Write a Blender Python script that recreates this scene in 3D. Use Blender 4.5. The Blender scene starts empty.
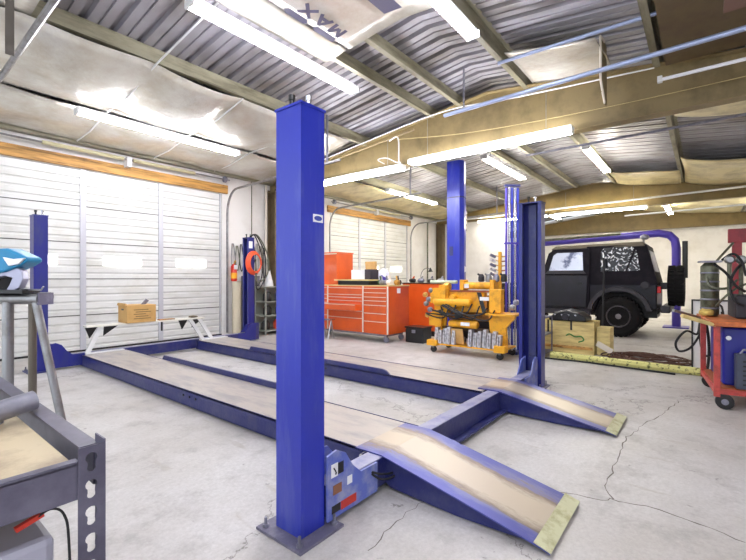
import bpy, bmesh, math, random
from mathutils import Vector, Matrix, noise
random.seed(7)
C = bpy.context.scene.collection
sc = bpy.context.scene
PI = math.pi
# ---------------------------------------------------------------- camera
CAM_H = 1.3; FPX = 415.0; HZ = 278.0
A = math.atan((704 - 373) / FPX)
ca, sa = math.cos(A), math.sin(A)
def at(px, py, d):
    """world point seen at a pixel of the photograph at depth d"""
    l = (px - 373) / FPX * d
    return Vector((d * ca + l * sa, d * sa - l * ca, CAM_H - (py - HZ) * d / FPX))
cam = bpy.data.cameras.new('camera'); co = bpy.data.objects.new('camera', cam); C.objects.link(co)
co.location = (0, 0, CAM_H); co.rotation_euler = (PI / 2, 0, A - PI / 2)
cam.sensor_width = 36; cam.lens = FPX / 746 * 36; cam.shift_y = -2 / 746; cam.clip_start = .05
sc.camera = co
# ---------------------------------------------------------------- materials
def lin(c):
    return tuple((v / 12.92 if v <= .04045 else ((v + .055) / 1.055) ** 2.4) for v in c)
MATS = {}
def mat(name, col, rough=.5, metal=0, col2=None, scale=6, amt=.5, bump=0, bscale=40, emit=None, stretch=(1, 1, 1), coat=0, alpha=1, lo=.45, hi=.65, trans=0, spec=.5, detail=6):
    if name in MATS: return MATS[name]
    m = bpy.data.materials.new(name); m.use_nodes = True
    n = m.node_tree.nodes; L = m.node_tree.links; b = n['Principled BSDF']
    c = lin(col) + (1,)
    b.inputs['Base Color'].default_value = c
    b.inputs['Roughness'].default_value = rough; b.inputs['Metallic'].default_value = metal
    b.inputs['Coat Weight'].default_value = coat; b.inputs['Alpha'].default_value = alpha
    b.inputs['Transmission Weight'].default_value = trans
    b.inputs['Specular IOR Level'].default_value = spec
    if emit:
        b.inputs['Emission Color'].default_value = lin(emit[0]) + (1,); b.inputs['Emission Strength'].default_value = emit[1]
    if col2 or bump:
        tc = n.new('ShaderNodeTexCoord'); mp = n.new('ShaderNodeMapping'); mp.inputs['Scale'].default_value = stretch
        L.new(tc.outputs['Object'], mp.inputs['Vector'])
    if col2:
        t = n.new('ShaderNodeTexNoise'); t.inputs['Scale'].default_value = scale; t.inputs['Detail'].default_value = detail; t.inputs['Roughness'].default_value = .65
        r = n.new('ShaderNodeValToRGB'); r.color_ramp.elements[0].position = lo; r.color_ramp.elements[1].position = hi
        r.color_ramp.elements[0].color = (0, 0, 0, 1); r.color_ramp.elements[1].color = (amt, amt, amt, 1)
        mx = n.new('ShaderNodeMix'); mx.data_type = 'RGBA'
        mx.inputs[6].default_value = c; mx.inputs[7].default_value = lin(col2) + (1,)
        L.new(mp.outputs[0], t.inputs['Vector']); L.new(t.outputs[0], r.inputs[0]); L.new(r.outputs[0], mx.inputs[0]); L.new(mx.outputs[2], b.inputs['Base Color'])
    if bump:
        t2 = n.new('ShaderNodeTexNoise'); t2.inputs['Scale'].default_value = bscale; t2.inputs['Detail'].default_value = 4
        bp = n.new('ShaderNodeBump'); bp.inputs['Strength'].default_value = bump; bp.inputs['Distance'].default_value = .02
        L.new(mp.outputs[0], t2.inputs['Vector']); L.new(t2.outputs[0], bp.inputs['Height']); L.new(bp.outputs[0], b.inputs['Normal'])
    MATS[name] = m
    return m
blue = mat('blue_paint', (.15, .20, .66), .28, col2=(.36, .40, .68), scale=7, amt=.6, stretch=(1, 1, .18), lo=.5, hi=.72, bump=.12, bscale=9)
blue_dk = mat('navy_paint', (.14, .16, .40), .38, col2=(.28, .29, .42), scale=7, amt=.6, bump=.15)
blue_worn = mat('worn_blue', (.36, .42, .74), .4, col2=(.62, .64, .74), scale=7, amt=.8)
steel_w = mat('worn_steel', (.60, .56, .52), .42, .35, col2=(.45, .42, .52), scale=5, amt=.8, stretch=(1, .3, 1), bump=.1)
grey = mat('grey_metal', (.50, .50, .56), .38, .5, col2=(.66, .66, .70), scale=8, amt=.6)
greypaint = mat('grey_paint', (.40, .39, .47), .45, col2=(.55, .54, .60), scale=12, amt=.6, lo=.5, hi=.7)
chrome = mat('bright_steel', (.78, .78, .80), .22, .9)
steel = mat('pipe_steel', (.60, .60, .61), .33, .8, col2=(.42, .40, .38), scale=6, amt=.6)
black = mat('black_rubber', (.09, .09, .10), .6)
black_g = mat('black_plastic', (.07, .07, .08), .3)
white = mat('white_paint', (.90, .90, .90), .45, col2=(.74, .74, .76), scale=3, amt=.4)
cream = mat('cream_wall', (.92, .91, .90), .7, col2=(.82, .80, .78), scale=1.5, amt=.5)
tan = mat('tan_beam', (.54, .47, .32), .45, col2=(.42, .36, .24), scale=2.2, amt=.8)
tan_y = mat('yellow_beam', (.52, .44, .26), .45, col2=(.42, .35, .2), scale=2, amt=.7)
purlin_m = mat('purlin_paint', (.58, .56, .47), .45, col2=(.34, .31, .22), scale=3, amt=.8, stretch=(.4, 2, 2))
column_m = mat('column_brown', (.42, .36, .26), .5, col2=(.28, .24, .18), scale=4, amt=.7)
wood = mat('orange_wood', (.80, .60, .32), .6, col2=(.46, .32, .15), scale=5, amt=1, stretch=(.25, 2, 3))
wood_pale = mat('pale_wood', (.86, .78, .52), .6, col2=(.66, .56, .35), scale=4, amt=.8, stretch=(.6, .6, 3))
cardboard = mat('cardboard', (.78, .62, .38), .7, col2=(.70, .53, .30), scale=5, amt=.6)
vinyl = mat('white_vinyl', (.86, .85, .82), .24, .35, col2=(.70, .66, .58), scale=1.3, amt=.8, bump=.55, bscale=7, lo=.4, hi=.7)
vinyl_t = mat('tan_vinyl', (.84, .79, .62), .3, col2=(.60, .54, .38), scale=2, amt=.8, bump=.35, bscale=5)
galv = mat('galvanised_roof', (.66, .65, .68), .40, .25, col2=(.44, .41, .38), scale=1.0, amt=.8, stretch=(1, .6, 1), detail=3)
orange = mat('orange_red_enamel', (.85, .36, .13), .3, col2=(.76, .29, .10), scale=3, amt=.5, coat=.3)
trimw = mat('cream_trim', (.90, .86, .80), .4)
yellow = mat('yellow_paint', (.93, .67, .12), .38, col2=(.70, .46, .12), scale=8, amt=.6, lo=.5)
red = mat('red_paint', (.70, .22, .19), .4, col2=(.45, .14, .12), scale=8, amt=.6)
redpink = mat('faded_red', (.74, .28, .25), .45, col2=(.42, .18, .16), scale=9, amt=.7)
maroon = mat('maroon_paint', (.55, .12, .16), .4, col2=(.36, .08, .10), scale=6, amt=.6)
carp = mat('black_car_paint', (.05, .04, .08), .32, spec=.35, col2=(.10, .08, .18), scale=3, amt=.6)
softtop = mat('dark_canvas', (.09, .08, .11), .8, spec=.2, col2=(.14, .12, .15), scale=9, amt=.6, bump=.2, bscale=14)
trimblack = mat('grey_flare', (.16, .15, .18), .55)
tyre = mat('tyre_rubber', (.09, .085, .09), .85, spec=.2, bump=.5, bscale=30)
green_m = mat('green_mark', (.25, .50, .22), .6)
olive = mat('olive_grey', (.42, .43, .36), .4, .4, col2=(.25, .25, .2), scale=14, amt=.8)
violet = mat('violet_paint', (.30, .24, .66), .35)
rust = mat('rusty_wood', (.62, .33, .17), .6, col2=(.40, .2, .1), scale=8, amt=.7)
brownsheet = mat('brown_sheet', (.40, .34, .24), .5, col2=(.32, .25, .20), scale=2, amt=.8)
saw_blue = mat('teal_blue_plastic', (.10, .50, .68), .35)
pane_m = mat('frosted_daylight_pane', (.95, .95, .95), .3, emit=((1, 1, 1), 1.6))
tube_cool = mat('cool_tube', (1, 1, 1), .3, emit=((.97, .97, 1.0), 34))
tube_warm = mat('warm_tube', (1, 1, 1), .3, emit=((1, .98, .92), 38))
tube_dim = mat('dim_tube', (.95, .95, .97), .3)
orange_h = mat('orange_hose', (.88, .32, .16), .4)
sticker_b = mat('sticker_black', (.08, .08, .10), .4)
sticker_w = mat('sticker_white', (.93, .93, .94), .4)
sticker_r = mat('sticker_red', (.78, .20, .14), .4)
sticker_br = mat('sticker_brown', (.55, .36, .25), .4)
yl_tip = mat('pale_yellow_tip', (.76, .76, .62), .6, col2=(.6, .58, .42), scale=14, amt=.8)
foam = mat('speckled_yellow', (.84, .82, .52), .8, col2=(.30, .30, .16), scale=26, amt=.9, lo=.55, hi=.62, bump=.6, bscale=30)
cable_b = mat('brown_cable', (.36, .24, .19), .6)
print_b = mat('print_blue_grey', (.28, .27, .38), .5)
copper = mat('brass', (.80, .62, .32), .35, .7)

def concrete():
    m = bpy.data.materials.new('concrete_floor'); m.use_nodes = True
    n = m.node_tree.nodes; L = m.node_tree.links; b = n['Principled BSDF']
    tc = n.new('ShaderNodeTexCoord')
    def nz(scale, detail, rough=.6, st=None):
        t = n.new('ShaderNodeTexNoise'); t.inputs['Scale'].default_value = scale; t.inputs['Detail'].default_value = detail; t.inputs['Roughness'].default_value = rough
        if st:
            mp = n.new('ShaderNodeMapping'); mp.inputs['Scale'].default_value = st; L.new(tc.outputs['Object'], mp.inputs[0]); L.new(mp.outputs[0], t.inputs['Vector'])
        else: L.new(tc.outputs['Object'], t.inputs['Vector'])
        return t
    def ramp(src, p0, p1, c0, c1):
        r = n.new('ShaderNodeValToRGB'); e = r.color_ramp.elements; e[0].position = p0; e[1].position = p1; e[0].color = c0; e[1].color = c1
        L.new(src, r.inputs[0]); return r.outputs[0]
    def mix(f, a, bb, mode='MIX'):
        x = n.new('ShaderNodeMix'); x.data_type = 'RGBA'; x.blend_type = mode
        for s, v in ((0, f), (6, a), (7, bb)):
            if isinstance(v, (tuple, float, int)): x.inputs[s].default_value = v
            else: L.new(v, x.inputs[s])
        return x.outputs[2]
    base = mix(ramp(nz(.7, 5).outputs[0], .38, .66, (0, 0, 0, 1), (1, 1, 1, 1)), lin((.80, .79, .785)) + (1,), lin((.70, .68, .655)) + (1,))
    base = mix(ramp(nz(3.2, 8, .7).outputs[0], .5, .70, (0, 0, 0, 1), (.55, .55, .55, 1)), base, lin((.50, .485, .47)) + (1,))
    base = mix(ramp(nz(38, 5, .8).outputs[0], .35, .75, (.0, .0, .0, 1), (.45, .45, .45, 1)), base, lin((.52, .50, .48)) + (1,))
    base = mix(ramp(nz(9, 3, .5).outputs[0], .70, .74, (0, 0, 0, 1), (.55, .55, .55, 1)), base, lin((.38, .36, .35)) + (1,))
    # scrapes across the slab
    base = mix(ramp(nz(2.2, 4, .6, (4, 1, 1)).outputs[0], .62, .7, (0, 0, 0, 1), (.35, .35, .35, 1)), base, lin((.60, .56, .50)) + (1,))
    # cracks: edges of big distorted cells
    dn = nz(1.3, 6, .7); v = n.new('ShaderNodeTexVoronoi'); v.feature = 'DISTANCE_TO_EDGE'; v.inputs['Scale'].default_value = .25
    vm = n.new('ShaderNodeVectorMath'); vm.operation = 'MULTIPLY_ADD'; vm.inputs[1].default_value = (1.3, 1.3, 1.3)
    L.new(dn.outputs[1], vm.inputs[0]); L.new(tc.outputs['Object'], vm.inputs[2]); L.new(vm.outputs[0], v.inputs['Vector'])
    base = mix(ramp(v.outputs[0], .0008, .0022, (.75, .75, .75, 1), (0, 0, 0, 1)), base, lin((.34, .31, .29)) + (1,))
    L.new(base, b.inputs['Base Color'])
    L.new(ramp(nz(2, 5).outputs[0], .35, .7, (.34, .34, .34, 1), (.62, .62, .62, 1)), b.inputs['Roughness'])
    bp = n.new('ShaderNodeBump'); bp.inputs['Strength'].default_value = .12; bp.inputs['Distance'].default_value = .01
    L.new(nz(30, 5).outputs[0], bp.inputs['Height']); L.new(bp.outputs[0], b.inputs['Normal'])
    return m
def ramp_worn():
    """blue ramp plate with the paint worn to bare steel down its centre (object x across, y along)"""
    m = bpy.data.materials.new('worn_ramp_plate'); m.use_nodes = True
    n = m.node_tree.nodes; L = m.node_tree.links; b = n['Principled BSDF']
    tc = n.new('ShaderNodeTexCoord'); sp = n.new('ShaderNodeSeparateXYZ'); L.new(tc.outputs['Object'], sp.inputs[0])
    ab = n.new('ShaderNodeMath'); ab.operation = 'ABSOLUTE'; L.new(sp.outputs[0], ab.inputs[0])
    t = n.new('ShaderNodeTexNoise'); t.inputs['Scale'].default_value = 3; t.inputs['Detail'].default_value = 9; t.inputs['Roughness'].default_value = .75
    mp = n.new('ShaderNodeMapping'); mp.inputs['Scale'].default_value = (3, .7, 1); L.new(tc.outputs['Object'], mp.inputs[0]); L.new(mp.outputs[0], t.inputs['Vector'])
    ad = n.new('ShaderNodeMath'); ad.operation = 'MULTIPLY_ADD'; ad.inputs[1].default_value = .34; L.new(t.outputs[0], ad.inputs[0]); L.new(ab.outputs[0], ad.inputs[2])
    r = n.new('ShaderNodeValToRGB'); e = r.color_ramp.elements
    e[0].position = .26; e[0].color = lin((.72, .67, .60)) + (1,)
    e[1].position = .42; e[1].color = lin((.30, .32, .60)) + (1,)
    k = e.new(.34); k.color = lin((.47, .41, .36)) + (1,); k = e.new(.375); k.color = lin((.42, .42, .60)) + (1,)
    L.new(ad.outputs[0], r.inputs[0]); L.new(r.outputs[0], b.inputs['Base Color'])
    b.inputs['Metallic'].default_value = .35; b.inputs['Roughness'].default_value = .36
    return m
def wrap_mat():
    m = bpy.data.materials.new('crumpled_film'); m.use_nodes = True
    n = m.node_tree.nodes; L = m.node_tree.links; b = n['Principled BSDF']
    tc = n.new('ShaderNodeTexCoord')
    t = n.new('ShaderNodeTexNoise'); t.inputs['Scale'].default_value = 5.5; t.inputs['Detail'].default_value = 3; t.inputs['Distortion'].default_value = 2.6
    r = n.new('ShaderNodeValToRGB'); e = r.color_ramp.elements; e[0].position = .54; e[0].color = (.01, .01, .015, 1); e[1].position = .60; e[1].color = (.85, .85, .9, 1)
    L.new(tc.outputs['Object'], t.inputs['Vector']); L.new(t.outputs[0], r.inputs[0]); L.new(r.outputs[0], b.inputs['Base Color']); b.inputs['Roughness'].default_value = .12
    return m
worn_top = mat('scuffed_blue_grey', (.58, .58, .68), .4, .2, col2=(.36, .38, .60), scale=6, amt=.8)
floor_m = concrete(); rampm = ramp_worn(); wrapm = wrap_mat()
# ---------------------------------------------------------------- mesh builder
class MB:
    def __init__(s): s.v = []; s.f = []
    def add(s, vs, fs):
        o = len(s.v); s.v += [tuple(p) for p in vs]; s.f += [tuple(i + o for i in f) for f in fs]; return s
    def box(s, x0, x1, y0, y1, z0, z1):
        return s.add([(x0, y0, z0), (x1, y0, z0), (x1, y1, z0), (x0, y1, z0), (x0, y0, z1), (x1, y0, z1), (x1, y1, z1), (x0, y1, z1)],
                     [(0, 3, 2, 1), (4, 5, 6, 7), (0, 1, 5, 4), (1, 2, 6, 5), (2, 3, 7, 6), (3, 0, 4, 7)])
    def obox(s, c, size, rot=(0, 0, 0)):
        from mathutils import Euler
        R = Euler(rot).to_matrix(); c = Vector(c); h = [k / 2 for k in size]
        vs = [c + R @ Vector((a * h[0], b * h[1], d * h[2])) for d in (-1, 1) for a, b in ((-1, -1), (1, -1), (1, 1), (-1, 1))]
        return s.add(vs, [(0, 3, 2, 1), (4, 5, 6, 7), (0, 1, 5, 4), (1, 2, 6, 5), (2, 3, 7, 6), (3, 0, 4, 7)])
    def hull8(s, vs): return s.add(vs, [(0, 3, 2, 1), (4, 5, 6, 7), (0, 1, 5, 4), (1, 2, 6, 5), (2, 3, 7, 6), (3, 0, 4, 7)])
    def prism(s, poly, axis, a0, a1):
        """poly in the two other axes, in order (x:yz, y:xz, z:xy)"""
        def mk(p, a): return {'x': (a, p[0], p[1]), 'y': (p[0], a, p[1]), 'z': (p[0], p[1], a)}[axis]
        k = len(poly)
        return s.add([mk(p, a0) for p in poly] + [mk(p, a1) for p in poly], [tuple(range(k))[::-1], tuple(range(k, 2 * k))] + [(i, (i + 1) % k, k + (i + 1) % k, k + i) for i in range(k)])
    def tube(s, pts, r, seg=8, r1=None, closed=False):
        pts = [Vector(p) for p in pts]; n = len(pts)
        rr = [r + ((r if r1 is None else r1) - r) * i / max(1, n - 1) for i in range(n)]
        t0 = (pts[1] - pts[0]).normalized(); u = t0.orthogonal().normalized(); vs = []
        for i, p in enumerate(pts):
            if closed: t = (pts[(i + 1) % n] - pts[i - 1]).normalized()
            else: t = (pts[min(i + 1, n - 1)] - pts[max(i - 1, 0)]).normalized()
            u = (u - t * u.dot(t))
            u = u.normalized() if u.length > 1e-6 else t.orthogonal().normalized()
            w = t.cross(u)
            vs += [p + (u * math.cos(2 * PI * k / seg) + w * math.sin(2 * PI * k / seg)) * rr[i] for k in range(seg)]
        fs = []
        for i in range(n if closed else n - 1):
            j = (i + 1) % n
            fs += [(i * seg + k, i * seg + (k + 1) % seg, j * seg + (k + 1) % seg, j * seg + k) for k in range(seg)]
        if not closed: fs += [tuple(range(seg))[::-1], tuple(range((n - 1) * seg, n * seg))]
        return s.add(vs, fs)
    def lathe(s, prof, c, axis='z', seg=20):
        """prof: (radius, along)"""
        c = Vector(c); vs = []; m = len(prof)
        for r, a in prof:
            for k in range(seg):
                th = 2 * PI * k / seg; p, q = r * math.cos(th), r * math.sin(th)
                vs.append(c + Vector({'z': (p, q, a), 'x': (a, p, q), 'y': (p, a, q)}[axis]))
        fs = [(i * seg + k, i * seg + (k + 1) % seg, (i + 1) * seg + (k + 1) % seg, (i + 1) * seg + k) for i in range(m - 1) for k in range(seg)]
        fs += [tuple(range(seg))[::-1], tuple(range((m - 1) * seg, m * seg))]
        return s.add(vs, fs)
    def grid(s, fn, nu, nv, thick=None):
        vs = [fn(i / nu, j / nv) for j in range(nv + 1) for i in range(nu + 1)]; w = nu + 1
        fs = [(j * w + i, j * w + i + 1, (j + 1) * w + i + 1, (j + 1) * w + i) for j in range(nv) for i in range(nu)]
        return s.add(vs, fs)
def lin_pts(pts, n=10):
    """Catmull-Rom through points"""
    P = [Vector(p) for p in pts]; P = [2 * P[0] - P[1]] + P + [2 * P[-1] - P[-2]]; out = []
    for i in range(1, len(P) - 2):
        a, b, c, d = P[i - 1:i + 3]
        for k in range(n):
            t = k / n; out.append(.5 * ((2 * b) + (c - a) * t + (2 * a - 5 * b + 4 * c - d) * t * t + (3 * b - a - 3 * c + d) * t ** 3))
    out.append(P[-2]); return out
def origin(o):
    v = Vector((0, 0, 0))
    while o: v += o.location; o = o.parent
    return v
def part(name, mb, m, parent=None, bev=0, smooth=False, solid=0, label=None, base=None):
    o = origin(parent) if parent else (Vector(base) if base else Vector((0, 0, 0)))
    me = bpy.data.meshes.new(name); me.from_pydata([tuple(Vector(p) - o) for p in mb.v], [], mb.f); me.validate(verbose=False)
    b = bmesh.new(); b.from_mesh(me); bmesh.ops.recalc_face_normals(b, faces=b.faces); b.to_mesh(me); b.free()
    me.materials.append(m)
    if smooth:
        for p in me.polygons: p.use_smooth = True
    ob = bpy.data.objects.new(name, me); C.objects.link(ob)
    if smooth: 
        md = ob.modifiers.new('split', 'EDGE_SPLIT'); md.split_angle = math.radians(40)
    if parent: ob.parent = parent
    else: ob.location = o
    if solid:
        md = ob.modifiers.new('solid', 'SOLIDIFY'); md.thickness = solid; md.offset = 0
    if bev:
        md = ob.modifiers.new('bevel', 'BEVEL'); md.width = bev; md.segments = 2; md.limit_method = 'ANGLE'; md.angle_limit = math.radians(40)
    if label: ob['label'] = label
    return ob
def tag(o, label, cat, group=None, kind=None):
    o['label'] = label; o['category'] = cat
    if group: o['group'] = group
    if kind: o['kind'] = kind
    return o
def thing(name, loc, label, cat, group=None):
    o = bpy.data.objects.new(name, None); C.objects.link(o); o.location = loc; o.empty_display_size = .1
    return tag(o, label, cat, group)
def solo(name, mb, m, label, cat, group=None, **k):
    xs = [p[0] for p in mb.v]; ys = [p[1] for p in mb.v]; zs = [p[2] for p in mb.v]
    return tag(part(name, mb, m, base=((min(xs) + max(xs)) / 2, (min(ys) + max(ys)) / 2, min(zs)), **k), label, cat, group)
def struct(name, mb, m, label=None, **k):
    o = part(name, mb, m, **k); o['kind'] = 'structure'
    if label: o['label'] = label
    return o
def B(*a): return MB().box(*a)
def T(pts, r, seg=8, **k): return MB().tube(pts, r, seg, **k)
# ---------------------------------------------------------------- setting
X0, X1, Y0, Y1 = -3.0, 22.0, -2.8, 8.6
RZ, SL, RY = 4.57, .12, 2.8
def roof(y): return RZ - SL * abs(y - RY)
struct('floor', B(X0 - 1, X1 + .3, Y0 - .3, Y1 + .3, -.15, 0), floor_m)
# ribbed metal roof, two slopes
def roof_mesh(ya, yb):
    xs = []; x = X0
    while x < X1:
        xs += [(x, 0), (x + .012, .06), (x + .078, .06), (x + .09, 0), (x + .185, 0), (x + .189, .022), (x + .211, .022), (x + .215, 0)]
        x += .305
    m = MB(); vs = []
    for y in (ya, yb):
        vs += [(a, y, roof(y) + h) for a, h in xs]
    n = len(xs); return m.add(vs, [(i, i + 1, n + i + 1, n + i) for i in range(n - 1)])
struct('ceiling', roof_mesh(Y1 + .1, RY), galv, solid=.004)
struct('ceiling', roof_mesh(RY, Y0 - .1), galv, solid=.004)
def crack(pts, w=.005):
    P_ = [at(px, py, FPX * CAM_H / (py - HZ)) for px, py in pts]; Q = []
    for a_, b_ in zip(P_, P_[1:]):
        n_ = max(2, int((b_ - a_).length / .05))
        for k in range(n_):
            p = a_.lerp(b_, k / n_); Q.append(Vector((p.x + random.uniform(-.012, .012), p.y + random.uniform(-.012, .012), .0006)))
    Q.append(P_[-1]); vs = []
    for i, p in enumerate(Q):
        t = (Q[min(i + 1, len(Q) - 1)] - Q[max(i - 1, 0)]); t.z = 0; t.normalize(); q_ = w * (.3 + .9 * random.random())
        vs += [(p.x - t.y * q_, p.y + t.x * q_, .0006), (p.x + t.y * q_, p.y - t.x * q_, .0006)]
    return MB().add(vs, [(2 * i, 2 * i + 1, 2 * i + 3, 2 * i + 2) for i in range(len(Q) - 1)])
floor_o = bpy.data.objects['floor']; crk = mat('crack_grey', (.42, .39, .37), .9)
Z_ = lambda L_: [(550 + x / 3.5, 400 + y / 3.5) for x, y in L_]
part('crack', crack(Z_([(0, 318), (90, 330), (180, 348), (215, 345), (260, 360), (330, 372), (430, 400), (520, 432), (600, 465), (686, 500)])), crk, floor_o)
part('crack', crack(Z_([(215, 345), (195, 300), (215, 255), (240, 185), (270, 130), (330, 85), (380, 55), (450, 5)]), .004), crk, floor_o)
part('crack', crack([(368, 552), (390, 528), (408, 512), (440, 492)], .003), crk, floor_o)
# walls
D1 = (1.2, 5.25); D2 = (8.75, 12.85); DZ = 3.22
w = MB().box(X0, D1[0], Y1, Y1 + .15, 0, 3.9).box(D1[1], D2[0], Y1, Y1 + .15, 0, 3.9).box(D2[1], X1, Y1, Y1 + .15, 0, 3.9)
w.box(D1[0], D1[1], Y1, Y1 + .15, DZ, 3.9).box(D2[0], D2[1], Y1, Y1 + .15, DZ, 3.9)
struct('wall_left', w, cream)
struct('wall_back', MB().prism([(Y0, 0), (Y1, 0), (Y1, roof(Y1)), (RY, RZ), (Y0, roof(Y0))], 'x', X1, X1 + .15), cream)
struct('wall_right', B(X0, X1, Y0 - .15, Y0, 0, 3.9), cream)
struct('wall_partition', B(15.12, 15.22, 5.7, Y1, 0, 3.6), cream)
# steel frames
def rafter(x, y0, y1, zb, m, tw=.2):
    b = MB()
    top = [(y0, roof(y0) - .2), (RY, RZ - .2), (y1, roof(y1) - .2)]
    b.prism([(y0, zb), (y1, zb), (y1, top[2][1]), (RY, top[1][1]), (y0, top[0][1])], 'x', x - .006, x + .006)
    b.box(x - tw / 2, x + tw / 2, y0, y1, zb - .012, zb)
    for (ya, za), (yb, zb2) in ((top[0], top[1]), (top[1], top[2])):
        b.prism([(ya, za - .012), (yb, zb2 - .012), (yb, zb2), (ya, za)], 'x', x - tw / 2, x + tw / 2)
    return b
struct('rafter_beam', rafter(6.6, Y0, Y1, 3.45, tan), tan)
struct('rafter_beam', rafter(15.0, Y0, Y1, 3.5, tan_y), tan_y)
struct('rafter_beam', rafter(21.7, Y0, Y1, 3.42, tan_y), tan_y)
for x in (6.6, 15.0):
    b = MB().box(x - .1, x + .1, 8.56, 8.58, 0, 3.5).box(x - .1, x + .1, 8.28, 8.3, 0, 3.5).box(x - .006, x + .006, 8.3, 8.56, 0, 3.5)
    struct('steel_column', b, column_m)
def cpurl(y, x0=X0, x1=X1, h=.215):
    z1 = roof(y) - .002; z0 = z1 - h; s = 1 if y > RY else -1; b = MB()
    b.box(x0, x1, y - .004, y + .004, z0, z1); b.box(x0, x1, min(y, y - s * .07), max(y, y - s * .07), z0, z0 + .006)
    b.box(x0, x1, min(y, y + s * .07), max(y, y + s * .07), z1 - .006, z1); ya = y - s * .07
    b.box(x0, x1, ya - .003, ya + .003, z0, z0 + .022); return b
for y in (5.5, 3.9, 3.35, 2.15, .45, -1.2, 7.1): struct('roof_purlin', cpurl(y), purlin_m)
struct('roof_purlin', B(X0, X1, 8.42, 8.56, 3.62, 3.8), purlin_m)
# ---------------------------------------------------------------- sectional doors
def sect_door(name, x0, x1, win):
    n = 5; h = DZ / n; prof = []
    y = Y1 + .03
    for k in range(n):
        z = k * h
        prof += [(0, z + .004), (0, z + .05)]
        for q in range(4):
            g = (h - .12) / 4; zz = z + .07 + q * g
            prof += [(0, zz), (.018, zz + .008), (.018, zz + .03), (0, zz + .045), (0, zz + g - .01)]
        prof += [(0, z + h - .02), (0, z + h - .006), (.03, z + h - .006), (.03, z + h + .002)]
    b = MB(); m = len(prof)
    b.add([(x0, y + a, z) for a, z in prof] + [(x1, y + a, z) for a, z in prof], [(i, i + 1, m + i + 1, m + i) for i in range(m - 1)])
    d = struct(name, b, door_m)
    for k in range(1, n): part('section_joint', B(x0, x1, y - .006, y + .02, k * h - .011, k * h + .002), joint_m, d)
    w_ = (x1 - x0) / 3
    for k in range(4):
        xx = x0 + k * w_; a0 = .02 if k == 0 else -.045; a1 = -.02 if k == 3 else .045
        part('stile', B(xx + a0, xx + a1, y - .022, y - .002, .02, DZ), stile_m, d)
    for k in win:
        cx = x0 + (k + .5) * w_; z = h * 2.5
        part('pane', B(cx - .36, cx + .30, y - .012, y - .004, z - .085, z + .085), pane_m, d)
    part('bottom_seal', B(x0, x1, y - .03, y + .03, 0, .03), black, d)
    return d
door_m = mat('door_white', (.85, .85, .84), .33, col2=(.75, .74, .70), scale=2, amt=.5, stretch=(1, 1, 2))
joint_m = mat('joint_grey', (.22, .21, .20), .5)
stile_m = mat('stile_white', (.74, .74, .77), .35, .2)
sect_door('door_1', D1[0], D1[1], (0, 1, 2)); sect_door('door_2', D2[0], D2[1], (0, 1, 2))
# headers
for i, (a, b_) in enumerate((D1, D2)):
    o = struct('trim_%d' % (i + 1), B(a - .12, b_ + .12, Y1 - .06, Y1 - .002, DZ + .01, DZ + .2), wood)
# door hardware
def spring(x0, x1, which):
    t = thing('torsion_spring_shaft', ((x0 + x1) / 2, Y1 - .16, 3.5), 'steel torsion shaft with coiled springs above the %s roll-up door' % which, 'door hardware')
    part('shaft', T([(x0 - .1, Y1 - .16, 3.52), (x1 + .1, Y1 - .16, 3.52)], .016), steel, t)
    mid = (x0 + x1) / 2
    for s in (-1, 1):
        part('spring', T([(mid + s * .08, Y1 - .16, 3.52), (mid + s * 1.3, Y1 - .16, 3.52)], .034, 10), mat('spring_cream', (.80, .77, .62), .4, .3), t)
        part('cable_drum', MB().lathe([(.03, -.03), (.07, -.025), (.07, .025), (.03, .03)], ((x0 if s < 0 else x1) - s * .02, Y1 - .16, 3.52), 'x', 14), grey, t)
    part('bracket', B(mid - .04, mid + .04, Y1 - .22, Y1 - .062, 3.38, 3.56), white, t)
spring(*D1, 'wide left'); spring(*D2, 'farther')
def track(x, yend, label, drop=True):
    t = thing('door_track', (x, Y1 - .1, 0), label, 'door track')
    pts = [(x, Y1 - .08, .05), (x, Y1 - .08, 2.75)] + [(x, Y1 - .08 - .4 * (1 - math.cos(k * PI / 16)), 2.75 + .55 * math.sin(k * PI / 16)) for k in range(1, 9)] + [(x, yend, 3.38)]
    part('rail', T(pts, .026, 6), steel, t)
    if drop:
        part('hanger', B(x - .015, x + .015, yend + .3, yend + .33, 3.38, roof(yend + .3) - .03), grey, t)
track(D1[0] - .28 + .02, 3.4, 'galvanised door track overhead left of the wide left roll-up door')
track(D1[1] + .09, 5.0, 'curved galvanised track between the wide left door and the hose corner', True)
track(D2[0] - .09, 5.4, 'curved track at near side of the farther roll-up door')
track(D2[1] + .09, 4.9, 'curved track at far side of the farther roll-up door')
solo('hanging_strap', MB().box(.80, .86, 4.6, 4.604, 3.19, 4.15), mat('strap_dark', (.36, .34, .32), .45, .5), 'dark perforated steel strap hanging near the left overhead track', 'strap')
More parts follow.
